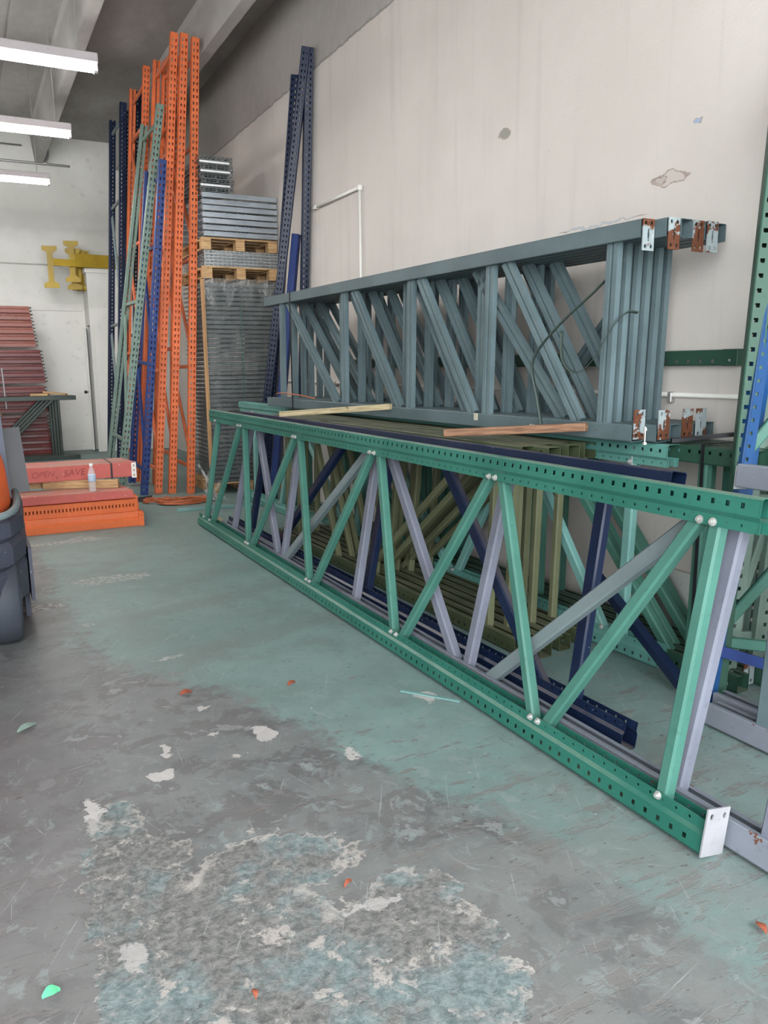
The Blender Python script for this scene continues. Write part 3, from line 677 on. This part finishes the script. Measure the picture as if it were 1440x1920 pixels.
# ================================================================== STANDING FRAMES, FAR LEFT
def zz(L, w=1.25, s0=.25):
    out = [(s0, s0)]; s = s0+.12
    while s+w < L-.2: out.append((s, s+w*.75)); out.append((s+w*.82, s+w*.82)); s += w*.95
    out.append((L-.2, L-.2)); return out
def standing(label, base, top, D, sect, pm, bmat, name='rack_upright', b=(0, 1, 0), w=1.3, s0=.3, group=None):
    base = Vector(base); top = Vector(top); L = (top-base).length
    return rack_frame(label, base, top-base, b, L, D, sect, zz(L, w, s0), pm, bmat, .045, .035, inset=.02, group=group)
standing('tall orange upright frame, leftmost of the three near ones', (2.09, 10.46, 0), (2.60, 10.44, 5.56), 1.07, 'tear', M['orange'], M['orangeb'], w=1.4)
standing('tall orange upright frame, middle of the three near ones', (2.245, 10.36, 0), (2.70, 10.36, 5.54), 1.07, 'tear', M['orange'], M['orangeb'], w=1.5, s0=.5)
standing('tall orange upright frame, rightmost, beside the wrapped wire decks', (2.455, 10.22, 0), (2.80, 10.24, 5.47), 1.07, 'tear', M['orange'], M['orangeb'], w=1.4, s0=.35)
standing('tall orange upright frame standing behind the near three', (2.05, 11.72, 0), (2.53, 11.75, 5.58), 1.07, 'tear', M['orange'], M['orangeb'], w=1.6, s0=.4)
standing('tall navy upright frame farthest left in the standing group', (1.98, 12.70, 0), (2.38, 12.75, 5.38), 1.0, 'navt', M['navyh'], M['greyb'], w=1.9, s0=.6)
standing('tall navy upright frame seen between the orange ones at the top', (2.23, 12.90, 0), (2.64, 12.9, 5.60), 1.0, 'navt', M['navyh'], M['navyh'], w=1.7, s0=.6)
standing('pale sage green upright frame leaning right in front of the navy ones', (1.63, 10.58, 0), (2.40, 10.50, 4.75), 1.07, 'tear', M['sage'], M['sage'], w=2.0, s0=.7)
standing('shorter blue upright frame leaning before the sage green one', (1.90, 10.40, 0), (2.32, 10.18, 4.04), .95, 'tear', M['blue'], M['blue'], w=1.5, s0=.3)

# navy uprights leaning on the side wall
def leaning(label, base, top, sect, m, b=(-.3, -1, 0)):
    base, top = Vector(base), Vector(top); L = (top-base).length
    prof, holes = SECT[sect]; me = post_mesh(sect+m.name, prof, L, holes)
    o = link('leaning_upright', me, m); o.matrix_world = basis(base, top-base, [-v for v in b]); return tag(o, label, 'rack post')
leaning('tall navy upright with teardrop holes leaning on the side wall, left one', (3.06, 9.42, 0), (3.545, 8.62, 4.96), 'navt', M['navyh'], b=(-.5, -1, 0))
leaning('tall navy upright leaning on the side wall, right one, nearly upright', (3.585, 9.25, 0), (3.585, 8.62, 4.96), 'navt', M['navyh'], b=(-.2, -1, 0))
leaning('second navy upright just behind the left leaning one', (3.20, 9.50, 0), (3.47, 8.78, 4.72), 'navt', M['navyh'], b=(-.8, -1, 0))
leaning('short worn blue-grey upright leaning between the tall navy ones', (3.19, 9.22, 0), (3.50, 8.98, 3.10), 'cee', M['blue'], b=(-.8, -1, 0))

# ================================================================== WIRE DECKS ON PALLETS
def deck_mesh(W_=.94, D_=1.08, nx=13, ny=10, h=.03, wire=.005, chan=True):
    bm = bmesh.new()
    for i in range(nx+1):
        x = i*W_/nx; obb(bm, (x, 0, h), (x, D_, h), wire, wire); obb(bm, (x, 0, 0), (x, 0, h), wire, wire, (1, 0, 0))
    for j in range(ny+1):
        y = j*D_/ny; obb(bm, (0, y, h-.005), (W_, y, h-.005), wire, wire)
    obb(bm, (0, 0, 0), (W_, 0, 0), wire*1.4, wire*1.4); obb(bm, (0, 0, h*.5), (W_, 0, h*.5), wire, wire)
    me = bpy.data.meshes.new('deck_wires'); bm.to_mesh(me); bm.free(); me.materials.append(M['galvd'])
    bm = bmesh.new()
    for k in (.12, .5, .88): obb(bm, (W_*k, .01, h*.4), (W_*k, D_-.01, h*.4), .03, h*.6)
    if chan: obb(bm, (0, .004, h*.45), (W_, .004, h*.45), .012, h*.55)
    mc = bpy.data.meshes.new('support_channels'); bm.to_mesh(mc); bm.free(); mc.materials.append(M['galvd'] if chan else M['galvd'])
    return me, mc
DW = deck_mesh(h=.042); DX, DY = 2.70, 10.0
def deck(x, y, z, rz, label, group, ms=DW, name='wire_deck'):
    e = empty(name, (x, y, z), label, 'wire deck', group); e.rotation_euler = (0, 0, rz)
    link('wires', ms[0], None, e); link('support_channels', ms[1], None, e); return e
n = 44; z = .15; dz = (2.645-.15)/n
proto = deck(DX, DY, z, 0, 'galvanized wire deck in the tall plastic-wrapped pile', 'wire decks in the tall wrapped pile')
for i in range(1, n):
    c = copy_tree(proto); c.location = (DX+random.uniform(-.006, .006), DY+random.uniform(-.01, .01), z+i*dz)
# film, corner board and straps of the wrapped pile
e = empty('stretch_wrap', (DX, DY, 0), 'clear stretch wrap around the tall pile of wire decks', 'plastic wrap')
bm = bmesh.new(); random.seed(3)
def sheet(bm, x0, x1, y, z0, z1, nx, nz, amp, axis='x'):
    g = []
    for j in range(nz+1):
        row = []
        for i in range(nx+1):
            u = x0+(x1-x0)*i/nx; w_ = z0+(z1-z0)*j/nz; d_ = random.uniform(-amp, amp)
            row.append(bm.verts.new((u, y+d_, w_) if axis == 'x' else (y+d_, u, w_)))
        g.append(row)
    for a, b in zip(g, g[1:]):
        for i in range(nx): bm.faces.new((a[i], a[i+1], b[i+1], b[i]))
sheet(bm, -.02, .95, -.035, .2, 2.66, 14, 30, .008); finish('front_film', bm, M['film'], e, True)
bm = bmesh.new(); sheet(bm, -.02, 1.1, -.03, .2, 2.66, 14, 30, .004, 'y'); finish('side_film', bm, M['film'], e, True)
bm = bmesh.new(); g = []
for j in range(7):
    row = []
    for i in range(41):
        u = -.03+.9*i/40; low = .10+.24*abs(math.sin(i*.31+.4))**1.5; ph = math.sin(i*.9+j*.8)+math.sin(i*2.3-j*1.7)
        row.append(bm.verts.new((u+.012*math.sin(j+i*.7)*j/6, -.06-.02*ph*(.3+j/6), 2.675-low*j/6)))
    g.append(row)
for a, b in zip(g, g[1:]):
    for i in range(40): bm.faces.new((a[i], a[i+1], b[i+1], b[i]))
finish('bunched_film', bm, M['filmedge'], e, True)
bm = bmesh.new(); obb(bm, (-.028, -.045, .35), (-.028, -.045, 2.66), .035, .012, (1, 0, 0)); obb(bm, (-.044, -.028, .35), (-.044, -.028, 2.66), .01, .035, (1, 0, 0)); tag(finish('corner_board', bm, M['card'], e), 'tan cardboard edge protector')
bm = bmesh.new(); obb(bm, (.42, -.075, .15), (.42, -.075, 2.35), .02, .004, (1, 0, 0)); obb(bm, (-.04, -.075, 1.62), (.94, -.075, 1.62), .004, .03, (0, 1, 0)); tag(finish('packing_strap', bm, M['greenb'], e), 'green plastic packing strap')
def pallet(x, y, z, label, W_=.96, D_=1.1):
    e = empty('wooden_pallet', (x, y, z), label, 'pallet')
    for k in range(5): finish('deck_board', bevbox((0, k*(D_-.1)/4, .125), (W_, k*(D_-.1)/4+.1, .145), .003, 1), M['woodt'], e)
    for fx in (.0, .44, .88):
        for fy in (0, .5, 1.0): finish('block', bevbox((fx*W_, fy*(D_-.12), .02), (fx*W_+.115, fy*(D_-.12)+.12, .105), .003, 1), M['woodt'], e)
        finish('stringer_board', bevbox((fx*W_, 0, .105), (fx*W_+.115, D_, .125), .002, 1), M['woodt'], e)
        finish('bottom_board', bevbox((fx*W_, 0, 0), (fx*W_+.115, D_, .02), .002, 1), M['woodt'], e)
    return e
pallet(DX-.02, DY, 0.0, 'wooden pallet on the floor under the tall wrapped pile')
pallet(DX-.02, DY-.03, 2.675, 'wooden pallet lying on top of the wrapped pile')
z = 2.825; DW2 = deck_mesh(.94, 1.06, 17, 8, .034, .006, False); DW2[0].materials.clear(); DW2[0].materials.append(M['galv'])
for i in range(5):
    deck(DX+.005+.006*(i % 2), DY-.02, z+i*.037, .0, 'grey wire deck between the two upper pallets, %s' % ('lowest', 'second from the bottom', 'middle', 'second from the top', 'topmost')[i], 'wire decks between the two upper pallets', DW2)
pallet(DX-.02, DY-.03, 3.012, 'wooden pallet above the low pile of grey wire decks')
# silver channel decks
sm = bmesh.new()
obb(sm, (0, 0, .035), (.94, 0, .035), .035, .055)
for k in range(10): obb(sm, (.02+k*.1, .02, .06), (.02+k*.1, 1.05, .06), .006, .006)
for k in range(9): obb(sm, (0, .08+k*.12, .062), (.95, .08+k*.12, .062), .006, .006)
obb(sm, (0, 1.05, .035), (.95, 1.05, .035), .03, .05)
sme = bpy.data.meshes.new('wires'); sm.to_mesh(sme); sm.free(); sme.materials.append(M['silver'])
for i in range(7):
    e = empty('silver_deck', (DX+.005, DY-.04+.02*(i % 2), 3.16+i*.074), 'silver channel-edged deck, %s of the pile of seven above the pallets' % ('lowest', 'second from the bottom', 'third from the bottom', 'middle one', 'third from the top', 'second from the top', 'topmost')[i], 'wire deck', 'silver decks above the upper pallets'); link('deck_grid', sme, None, e)
    bm = bmesh.new(); box(bm, (.0, -.022, .012), (.95, -.0185, .02)); finish('front_flange', bm, M['galv'], e)
DW3 = deck_mesh(.40, 1.0, 8, 12, .045, .006, False)
bmt = bmesh.new(); obb(bmt, (0, -.01, .02), (.36, -.01, .02), .02, .022); br_ = bpy.data.meshes.new('bright_channel'); bmt.to_mesh(br_); bmt.free(); br_.materials.append(M['cap'])
for i in range(8):
    e = deck(DX+.005+.008*(i % 3), DY+.02*(i % 2), 3.69+i*.052, 0, 'small wire deck on the very top pile, %s' % ('lowest', 'second from the bottom', 'third from the bottom', 'fourth from the bottom', 'fourth from the top', 'third from the top', 'second from the top', 'topmost')[i], 'small wire decks on the very top', DW3)
    if i in (1, 4, 6): link('front_channel', br_, None, e)

# ================================================================== BEAMS ON THE FLOOR, LEFT
def beam_mesh(L, h, w, step=True, holes=False, key=''):
    bm = bmesh.new()
    if step: poly = [(0, 0), (w, 0), (w, h), (w*.48, h), (w*.42, h*.62), (w*.06, h*.56), (0, h*.5)]
    else: poly = [(0, 0), (w, 0), (w, h), (0, h)]
    prism(bm, poly, 'x', 0, L)
    e_ = [x for x in bm.edges if abs(x.verts[0].co.x-x.verts[1].co.x) > L*.9]
    bmesh.ops.bevel(bm, geom=e_, offset=.006, segments=2, affect='EDGES')
    me = bpy.data.meshes.new('beam_body'); bm.normal_update(); bm.to_mesh(me); bm.free(); return me
ENDP = plate_mesh(.05, .17, .008, [(0, .055, .008, .011), (0, .0, .008, .011), (0, -.055, .008, .011)])
def beam(label, x1, y, z, L, h, w, m, group=None, me=None, plate=True, step=True, rz=0, plmat=None, name='load_beam'):
    me = me or beam_mesh(L, h, w, step)
    e = empty(name, (x1-L, y, z), label, 'rack beam', group); e.rotation_euler = (0, 0, rz)
    if not me.materials: me.materials.append(m)
    link('beam_body', me, m, e)
    if plate == 'front':
        p = ENDP.copy(); p.materials.clear(); p.materials.append(plmat or m)
        o = link('end_connector', p, m, e); o.location = (L-.02, -.002, h/2-.01); o.rotation_euler = (0, 0, math.pi/2); o.scale = (1, 1.0, max(.8, h/.165))
        o = link('end_connector', p, m, e); o.location = (L+.005, w/2, h/2-.0); o.scale = (1, 1.5, max(.8, h/.17))
    elif plate:
        p = ENDP.copy() if plmat else ENDP
        if not p.materials: p.materials.append(plmat or m)
        o = link('end_connector', p, m, e); o.location = (L+.003, w/2, h/2); o.scale = (1, 1.3*w/.065 if w < .08 else 1.1, max(.75, h/.17))
    return e
bo = beam_mesh(2.75, .145, .075)
bo2 = beam_mesh(2.75, .135, .075)
bo.materials.append(M['orangebeam']); bo2.materials.append(M['orangebeam'])
for i in range(7):
    beam('orange stepped load beam in the bottom layer of the floor pile, %s' % ['front one', 'second', 'third', 'fourth', 'fifth', 'sixth', 'rear one'][i], 1.50-.004*i, 8.37+.079*i, .0, 2.75, .145, .075, M['orangebeam'], None, bo, plate='front' if i == 0 else True)
# second layer: a punched upright in front then beams
e = empty('punched_upright', (1.46-2.7, 8.43, .147), 'orange punched upright lying on the orange beams, small black holes in a row', 'rack post')
pm_ = post_mesh('orl', [(0, .0), (0, .125), (.09, .125), (.09, 0), (0, 0)], 2.7, {0: (.034, .0075, .016, 'sq', [.52])}); link('post_body', pm_, M['orangebeam'], e)
for i in range(5):
    beam('orange load beam in the second layer of the floor pile, %s' % ['front one', 'second', 'third', 'fourth', 'rear one'][i], 1.44, 8.53+.079*i, .147, 2.7, .13, .075, M['orangebeam'], None, bo2, plate=False)
bo3 = beam_mesh(2.7, .085, .088, False); bo3.materials.append(M['red'])
for i in range(5):
    beam('dusty red load beam in the layer under the water bottle, %s' % ['front one', 'second', 'third', 'fourth', 'rear one'][i], 1.43-.01*i, 8.47+.09*i, .280, 2.7, .085, .088, M['red'], None, bo3, plate=False, step=False)
timber('tan wooden spacer block between the red beam layers', (.62, 8.99, .3665), (1.33, 8.70, .3665), .07, .085, M['woodt'])
bo4 = beam_mesh(2.7, .155, .085, False); bo4.materials.append(M['red'])
for i in range(6):
    e = beam('large red beam in the strapped top bundle, %s' % ['front one with handwriting', 'second', 'third', 'fourth', 'fifth', 'rear one'][i], 1.54-.012*i, 8.86+.088*i, .452, 2.7, .155, .085, M['red'], None, bo4, step=False, plate='front' if i == 0 else True, plmat=M['pipe'] if i == 0 else None)
    if i == 0:
        for txt, x, sz, z_ in (('OPEN', 1.66, .085, .045), ('SAVE', 1.97, .095, .045)):
            cu = bpy.data.curves.new('handwriting', 'FONT'); cu.body = txt; cu.size = sz; cu.shear = .25; cu.extrude = .0005
            tmp = bpy.data.objects.new('tmp', cu); COL.objects.link(tmp); dg = bpy.context.evaluated_depsgraph_get(); mt_ = bpy.data.meshes.new_from_object(tmp.evaluated_get(dg)); bpy.data.objects.remove(tmp)
            mt_.materials.clear(); mt_.materials.append(M['ink']); o = link('handwriting', mt_, None, e); o.location = (x, -.0012, z_); o.rotation_euler = (math.pi/2, math.radians(-3), 0)
bm = bmesh.new(); obb(bm, (1.29, 8.855, .449), (1.29, 8.855, .609), .018, .004, (0, 1, 0)); obb(bm, (1.29, 8.855, .609), (1.29, 9.39, .609), .018, .003)
tag(finish('steel_strap', bm, M['black']), 'black steel strap around the top bundle of red beams', 'strap')
timber('tan wooden block under the rear of the red top bundle', (-.6, 9.05, .3665), (.9, 9.10, .3665), .08, .085, M['woodt'])
# bottle
def lathe(bm, prof, n=20):
    rings = [[bm.verts.new((r*math.cos(2*math.pi*i/n), r*math.sin(2*math.pi*i/n), z)) for i in range(n)] for r, z in prof]
    for a, b in zip(rings, rings[1:]):
        for i in range(n): bm.faces.new((a[i], a[(i+1) % n], b[(i+1) % n], b[i]))
    bm.faces.new(rings[0][::-1]); bm.faces.new(rings[-1])
e = empty('water_bottle', (1.05, 8.56, .366), 'clear plastic water bottle with a blue and white label standing on the red beams', 'bottle')
bm = bmesh.new(); lathe(bm, [(.03, 0), (.038, .01), (.036, .03), (.038, .04), (.035, .06), (.038, .075), (.037, .10), (.038, .18), (.034, .20), (.018, .245), (.015, .25), (.015, .262)]); finish('bottle_body', bm, M['pet'], e, True)
bm = bmesh.new(); lathe(bm, [(.0385, .105), (.0392, .11), (.0392, .17), (.0385, .175)]); finish('label', bm, M['label'], e, True)
bm = bmesh.new(); lathe(bm, [(.0175, .26), (.0185, .262), (.0185, .282), (.016, .285)]); finish('cap', bm, M['cap'], e, True)

# ================================================================== RED STACK ON THE BACK WALL
def backbeam(i, x1, z, m, lab, L=3.6, h=.118, y=15.98):
    return beam(lab, x1, y, z, L, h, .11, m, None, me_b[m.name], plate=False, name='load_beam')
me_b = {}
for m in (M['maroon'], M['maroon2']):
    me_b[m.name] = beam_mesh(3.6, .118, .11); me_b[m.name].materials.append(m)
NUM = ['lowest', 'second from the bottom', 'third from the bottom', 'fourth from the bottom', 'fifth from the bottom', 'sixth from the bottom', 'top']
zz_ = 0.06; stackinfo = [('floor bundle of the maroon stack', 6, 1.32, M['maroon']), ('maroon bundle above the floor bundle', 4, 1.30, M['maroon']), ('second-highest maroon bundle', 5, 1.29, M['maroon']), ('copper-red top bundle', 6, 1.18, M['maroon2'])]
bm = bmesh.new(); box(bm, (-2.2, 15.98, 0), (1.25, 16.5, .055)); tag(finish('timber', bm, M['woodr']), 'wide wooden plank under the maroon beam stack', 'timber')
hk = bmesh.new()
for q in (0, 1): box(hk, (0, .02, .02+.06*q), (.035, .05, .045+.06*q))
hkm = bpy.data.meshes.new('hooks'); hk.to_mesh(hkm); hk.free(); hkm.materials.append(M['black'])
for bi, (lab, cnt, x1, m) in enumerate(stackinfo):
    for k in range(cnt):
        pos = 'lowest' if k == 0 else ('topmost' if k == cnt-1 else ['', 'second', 'third', 'fourth', 'fifth'][k]+' from its bottom')
        e = backbeam(k, x1-.012*k, zz_, m, '%s beam of the %s' % (pos, lab), y=15.99)
        o = link('end_hooks', hkm, None, e); o.location = (3.6, 0, 0)
        for r in range(1, 2):
            backbeam(k, x1-.012*k-.01, zz_, m, '%s beam of the %s, hidden row behind' % (pos, lab), y=15.99+.115*r)
        zz_ += .1195
    if bi < 3:
        bm = bmesh.new(); box(bm, (.4, 15.97, zz_), (.52, 16.4, zz_+.045)); tag(finish('timber', bm, M['woodr']), 'short wooden spacer in the maroon stack, %s gap' % ['lowest', 'middle', 'upper'][bi], 'timber'); zz_ += .047
for (x, z0, z1, lab) in ((.42, 1.60, 2.72, 'upper'), (.60, .9, 1.62, 'middle')):
    bm = bmesh.new(); obb(bm, (x, 15.98, z0), (x-.02, 15.98, z1), .02, .005, (0, 1, 0)); tag(finish('steel_strap', bm, M['zinc']), 'grey steel strap on the front of the maroon stack, %s one' % lab, 'strap')
bm = bmesh.new(); box(bm, (.25, 16.0, zz_), (.50, 16.1, zz_+.045)); tag(finish('timber', bm, M['woodt']), 'small wood block on top of the copper-red bundle', 'timber')
# dark steel frames lying in front of the maroon stack
for i in range(4):
    rack_frame('dark grey-green steel frame on its side before the maroon stack, %s' % ['front', 'second', 'third', 'rear'][i],
        (1.72-.01*i, 15.42+.092*i, .0), (-1, 0, 0), (0, 0, 1), 3.6, 1.13, 'tear', [(.30+.03*i, .30+.03*i), (1.42+.05*i, .38+.05*i), (1.6, 1.6), (2.7, 1.7)], M['dkgalv'], M['dkgalv'], .045, .05)
timber('short pale board on the dark steel frames, left one', (1.00, 15.62, 1.132), (1.28, 15.50, 1.135), .09, .04, M['woodt'])
timber('short pale board tilted on the dark steel frames, right one', (1.22, 15.74, 1.18), (1.58, 15.52, 1.137), .09, .03, M['woodt'])

# ================================================================== YELLOW GUARDS ON THE PARTITION
def guard(label, x0, y, z, L, rz=0, ry=0):
    e = empty('yellow_beam', (x0, y, z), label, 'guard rail', 'yellow guard rails on the partition'); e.rotation_euler = (0, ry, rz); e.pop('group') if 0 else None
    bm = bmesh.new()
    prism(bm, [(-.02, 0), (.02, 0), (.045, .03), (.02, .06), (.045, .09), (.02, .12), (-.02, .12)], 'x', 0, L); finish('rail', bm, M['yellow'], e)
    bm = bmesh.new(); prism(bm, [(-.05, -.30), (.05, -.30), (.13, -.36), (.13, -.43), (-.13, -.43), (-.13, -.36), (-.05, -.30), (-.05, .20), (-.13, .27), (-.13, .34), (.13, .34), (.13, .27), (.05, .20), (.05, -.30)][6:] if 0 else [(-.13, -.40), (.13, -.40), (.13, -.33), (.05, -.28), (.05, .22), (.13, .27), (.13, .34), (-.13, .34), (-.13, .27), (-.05, .22), (-.05, -.28), (-.13, -.33)], 'x', -.012, .0)
    o = finish('end_plate', bm, M['yellow'], e); o.rotation_euler = (0, 0, math.radians(70)); return e
for i, (lab, x0, y, z, L, rz) in enumerate((('front yellow rail on the partition with a long end plate', 1.56, 16.28, 3.465, 1.45, 8), ('second yellow rail on the partition', 1.98, 16.48, 3.465, 1.4, 3), ('third yellow rail on the partition', 2.08, 16.62, 3.465, 1.4, 1), ('rear yellow rail on the partition', 2.18, 16.76, 3.465, 1.4, 0))):
    g_ = guard(lab, x0, y, z+(.125 if i in (1, 3) else 0)*0, L, math.radians(rz)); 
    if 'group' in g_: del g_['group']
g_ = guard('yellow rail lying on top of the other yellow rails', 1.95, 16.40, 3.59, 1.5, math.radians(6)); del g_['group']

# ================================================================== FORKLIFT (left edge)
fk = empty('forklift', (0, 4.7, 0), 'orange and scuffed dark grey forklift cut off by the left edge', 'forklift')
def body(bm, sec):
    """stack of horizontal outlines -> closed body. sec: list of (z, inset, yrear)"""
    rings = []
    for z, ins, yr in sec:
        pts = [(-1.05+ins, yr+.35), (-.85, yr+.05), (-.45, yr), (-.12, yr+.02), (.04-ins*.5, yr+.08), (.15-ins, yr+.22), (.23-ins, yr+.48), (.26-ins, yr+1.0), (.26-ins, 2.0), (-1.10+ins, 2.0)]
        rings.append([bm.verts.new((x, y, z)) for x, y in pts])
    k = len(rings[0])
    for a, b in zip(rings, rings[1:]):
        for i in range(k): bm.faces.new((a[i], a[(i+1) % k], b[(i+1) % k], b[i]))
    bm.faces.new(rings[0][::-1]); bm.faces.new(rings[-1])
bm = bmesh.new(); body(bm, [(.20, .06, .14), (.26, .0, .05), (.44, .0, .03), (.47, .02, .06), (.50, .0, .03), (.60, .0, .03), (.63, .02, .06), (.66, .0, .04), (.74, .0, .06), (.77, .03, .10)])
finish('counterweight', bm, M['dkplastic'], fk)
bm = bmesh.new(); body(bm, [(.765, .08, .08), (.79, .06, .06), (1.02, .08, .08), (1.10, .10, .12), (1.15, .16, .20)])
bmesh.ops.bevel(bm, geom=bm.edges[:], offset=.012, segments=2, affect='EDGES'); finish('hood', bm, M['fkorange'], fk, True)
bm = bmesh.new(); obb(bm, (.225, .75, .12), (.245, 1.9, .14), .03, .16); obb(bm, (.255, .62, .34), (.265, 1.9, .30), .02, .34); finish('side_skirt', bm, M['dkplastic'], fk)
bm = bmesh.new(); body_pts = [(.14, .42, .77), (.20, .62, .80)]; tube(bm, smoothpath([(.02, .12, .785), (.14, .26, .79), (.20, .52, .80), (.22, 1.1, .82)], 5), .022, 8); finish('trim_rail', bm, M['greyb'], fk, True)
for sx in (.15, -.95):
    bm = bmesh.new(); obb(bm, (sx, .80, .80), (sx-.05, .98, 2.25), .055, .075, (1, 0, 0)); finish('guard_post', bm, M['navyh'], fk)
    bm = bmesh.new(); obb(bm, (sx+.05, 1.02, .80), (sx+.02, 1.08, 1.22), .04, .22, (1, 0, 0)); finish('seat_side_panel', bm, M['black'], fk)
bm = bmesh.new(); box(bm, (-1.02, .85, 2.23), (.22, 2.0, 2.28)); finish('overhead_guard', bm, M['black'], fk)
def wheel(x0, x1, y, r):
    bm = bmesh.new(); n = 28; prof = [(x0, r*.55), (x0, r*.9), (x0+.02, r*.98), ((x0+x1)/2, r), (x1-.02, r*.98), (x1, r*.9), (x1, r*.55), (x1-.03, r*.5)]
    rings = [[bm.verts.new((x, y+rr*math.cos(2*math.pi*i/n), r+rr*math.sin(2*math.pi*i/n))) for i in range(n)] for x, rr in prof]
    for a, b in zip(rings, rings[1:]):
        for i in range(n): bm.faces.new((a[i], a[(i+1) % n], b[(i+1) % n], b[i]))
    bm.faces.new(rings[0][::-1]); bm.faces.new(rings[-1]); return bm
for x0 in (-.02, -1.0):
    w_ = finish('wheel', wheel(x0, x0+.19, .40, .265), M['rubber'], fk, True)
    bm = bmesh.new(); tube(bm, [(x0+.15, .40, .265), (x0+.196, .40, .265)], .09, 14); finish('hub', bm, M['greyb'], w_)
w_ = finish('wheel', wheel(.02, .22, 1.65, .30), M['rubber'], fk)

# ================================================================== SMALL THINGS ON THE FLOOR
random.seed(11)
def cordpile(label, c, rx, ry, n, m, r=.008, z=.01):
    bm = bmesh.new(); pts = []
    for i in range(n*10):
        a = i*2*math.pi/10; k = 1-.5*random.random()*.6
        pts.append((c[0]+rx*k*math.cos(a), c[1]+ry*k*math.sin(a), z+.05*random.random()*random.random()+i*.00008))
    tube(bm, smoothpath(pts, 2), r, 6); return tag(finish('extension_cord', bm, m, None, True), label, 'cord')
cordpile('coiled orange extension cord on the floor under the orange uprights', (2.22, 9.55, 0), .34, .17, 15, M['cord'], .007)
cordpile('smaller loop of orange and black cord beside the blue upright foot', (1.92, 9.75, 0), .18, .11, 8, M['cord'], .007)
cordpile('black cord heap behind the orange cords', (1.75, 9.95, 0), .16, .09, 4, M['blackcord'], .010)
bm = bmesh.new(); obb(bm, (0, 0, .015), (1.0, 0, .015), .06, .03); o = finish('flat_bar', bm, M['teallath']); o.location = (1.99, 9.02, .002); o.rotation_euler = (0, 0, -.15)
tag(o, 'teal flat bar lying crosswise on the floor by the far end of the green frame', 'bar')
bm = bmesh.new(); box(bm, (-.03, -.05, 0), (.03, .05, .1)); 
o = finish('bracket', bm, M['woodp']); o.location = (2.14, 7.83, .0); tag(o, 'small tan bracket block standing on the floor at the far end of the lavender frame', 'bracket')
bm = bmesh.new()
for a in range(9): tube(bm, smoothpath([(2.52+random.uniform(-.1, .1), 9.62+random.uniform(-.05, .05), .02+.5*random.random()), (2.5+random.uniform(-.15, .15), 9.5, .3*random.random()), (2.42+.3*random.random(), 9.42, .015)], 4), .008, 5, ry=.02)
tag(finish('plastic_wrap_scraps', bm, M['filmedge'], None, True), 'loose scraps of plastic wrap hanging at the foot of the wrapped pile', 'plastic scraps')
def leaf(label, x, y, l, w_, m, rz, name='leaf', cat='leaf'):
    bm = bmesh.new(); n = 6; L_, R_ = [], []
    for i in range(n+1):
        t = i/n; h = w_*math.sin(math.pi*min(max(t, .04), .96)); z = .004+.010*math.sin(math.pi*t)
        L_.append(bm.verts.new((l*t, h, z+.006))); R_.append(bm.verts.new((l*t, -h, z)))
    for i in range(n): bm.faces.new((L_[i], L_[i+1], R_[i+1], R_[i]))
    thicken(bm, .0015)
    o = finish(name, bm, m); o.location = (x, y, .002); o.rotation_euler = (0, 0, rz); return tag(o, label, cat)
leaf('small bright green plastic scrap on the worn floor at the lower left', .03, 2.01, .045, .016, M['leafg'], .2, 'plastic_scrap', 'scrap')
leaf('dry red leaf on the teal floor in the middle', 1.31, 3.64, .06, .013, M['leafo'], .5)
leaf('brown leaf at the right edge of the floor', 1.87, 1.30, .05, .014, M['leafo'], 1.2)
leaf('small orange leaf on the broken concrete near the bottom', .515, 1.75, .03, .008, M['leafo'], 1.3)
leaf('orange leaf on the broken concrete beside the teal patch', .90, 2.05, .04, .006, M['leafo'], .5)
leaf('pale grey-green leaf on the dark floor at the left', .06, 3.72, .10, .02, M['sage'], .6)
leaf('brown rusty flake on the floor in the middle left', .80, 3.79, .06, .02, M['leafo'], .1, 'rust_flake', 'flake')
bm = bmesh.new(); obb(bm, (1.79, 3.32, .004), (1.98, 3.07, .004), .018, .006); tag(finish('metal_strip', bm, M['teallath']), 'thin dark metal strip on the floor touching the green rail', 'strip')
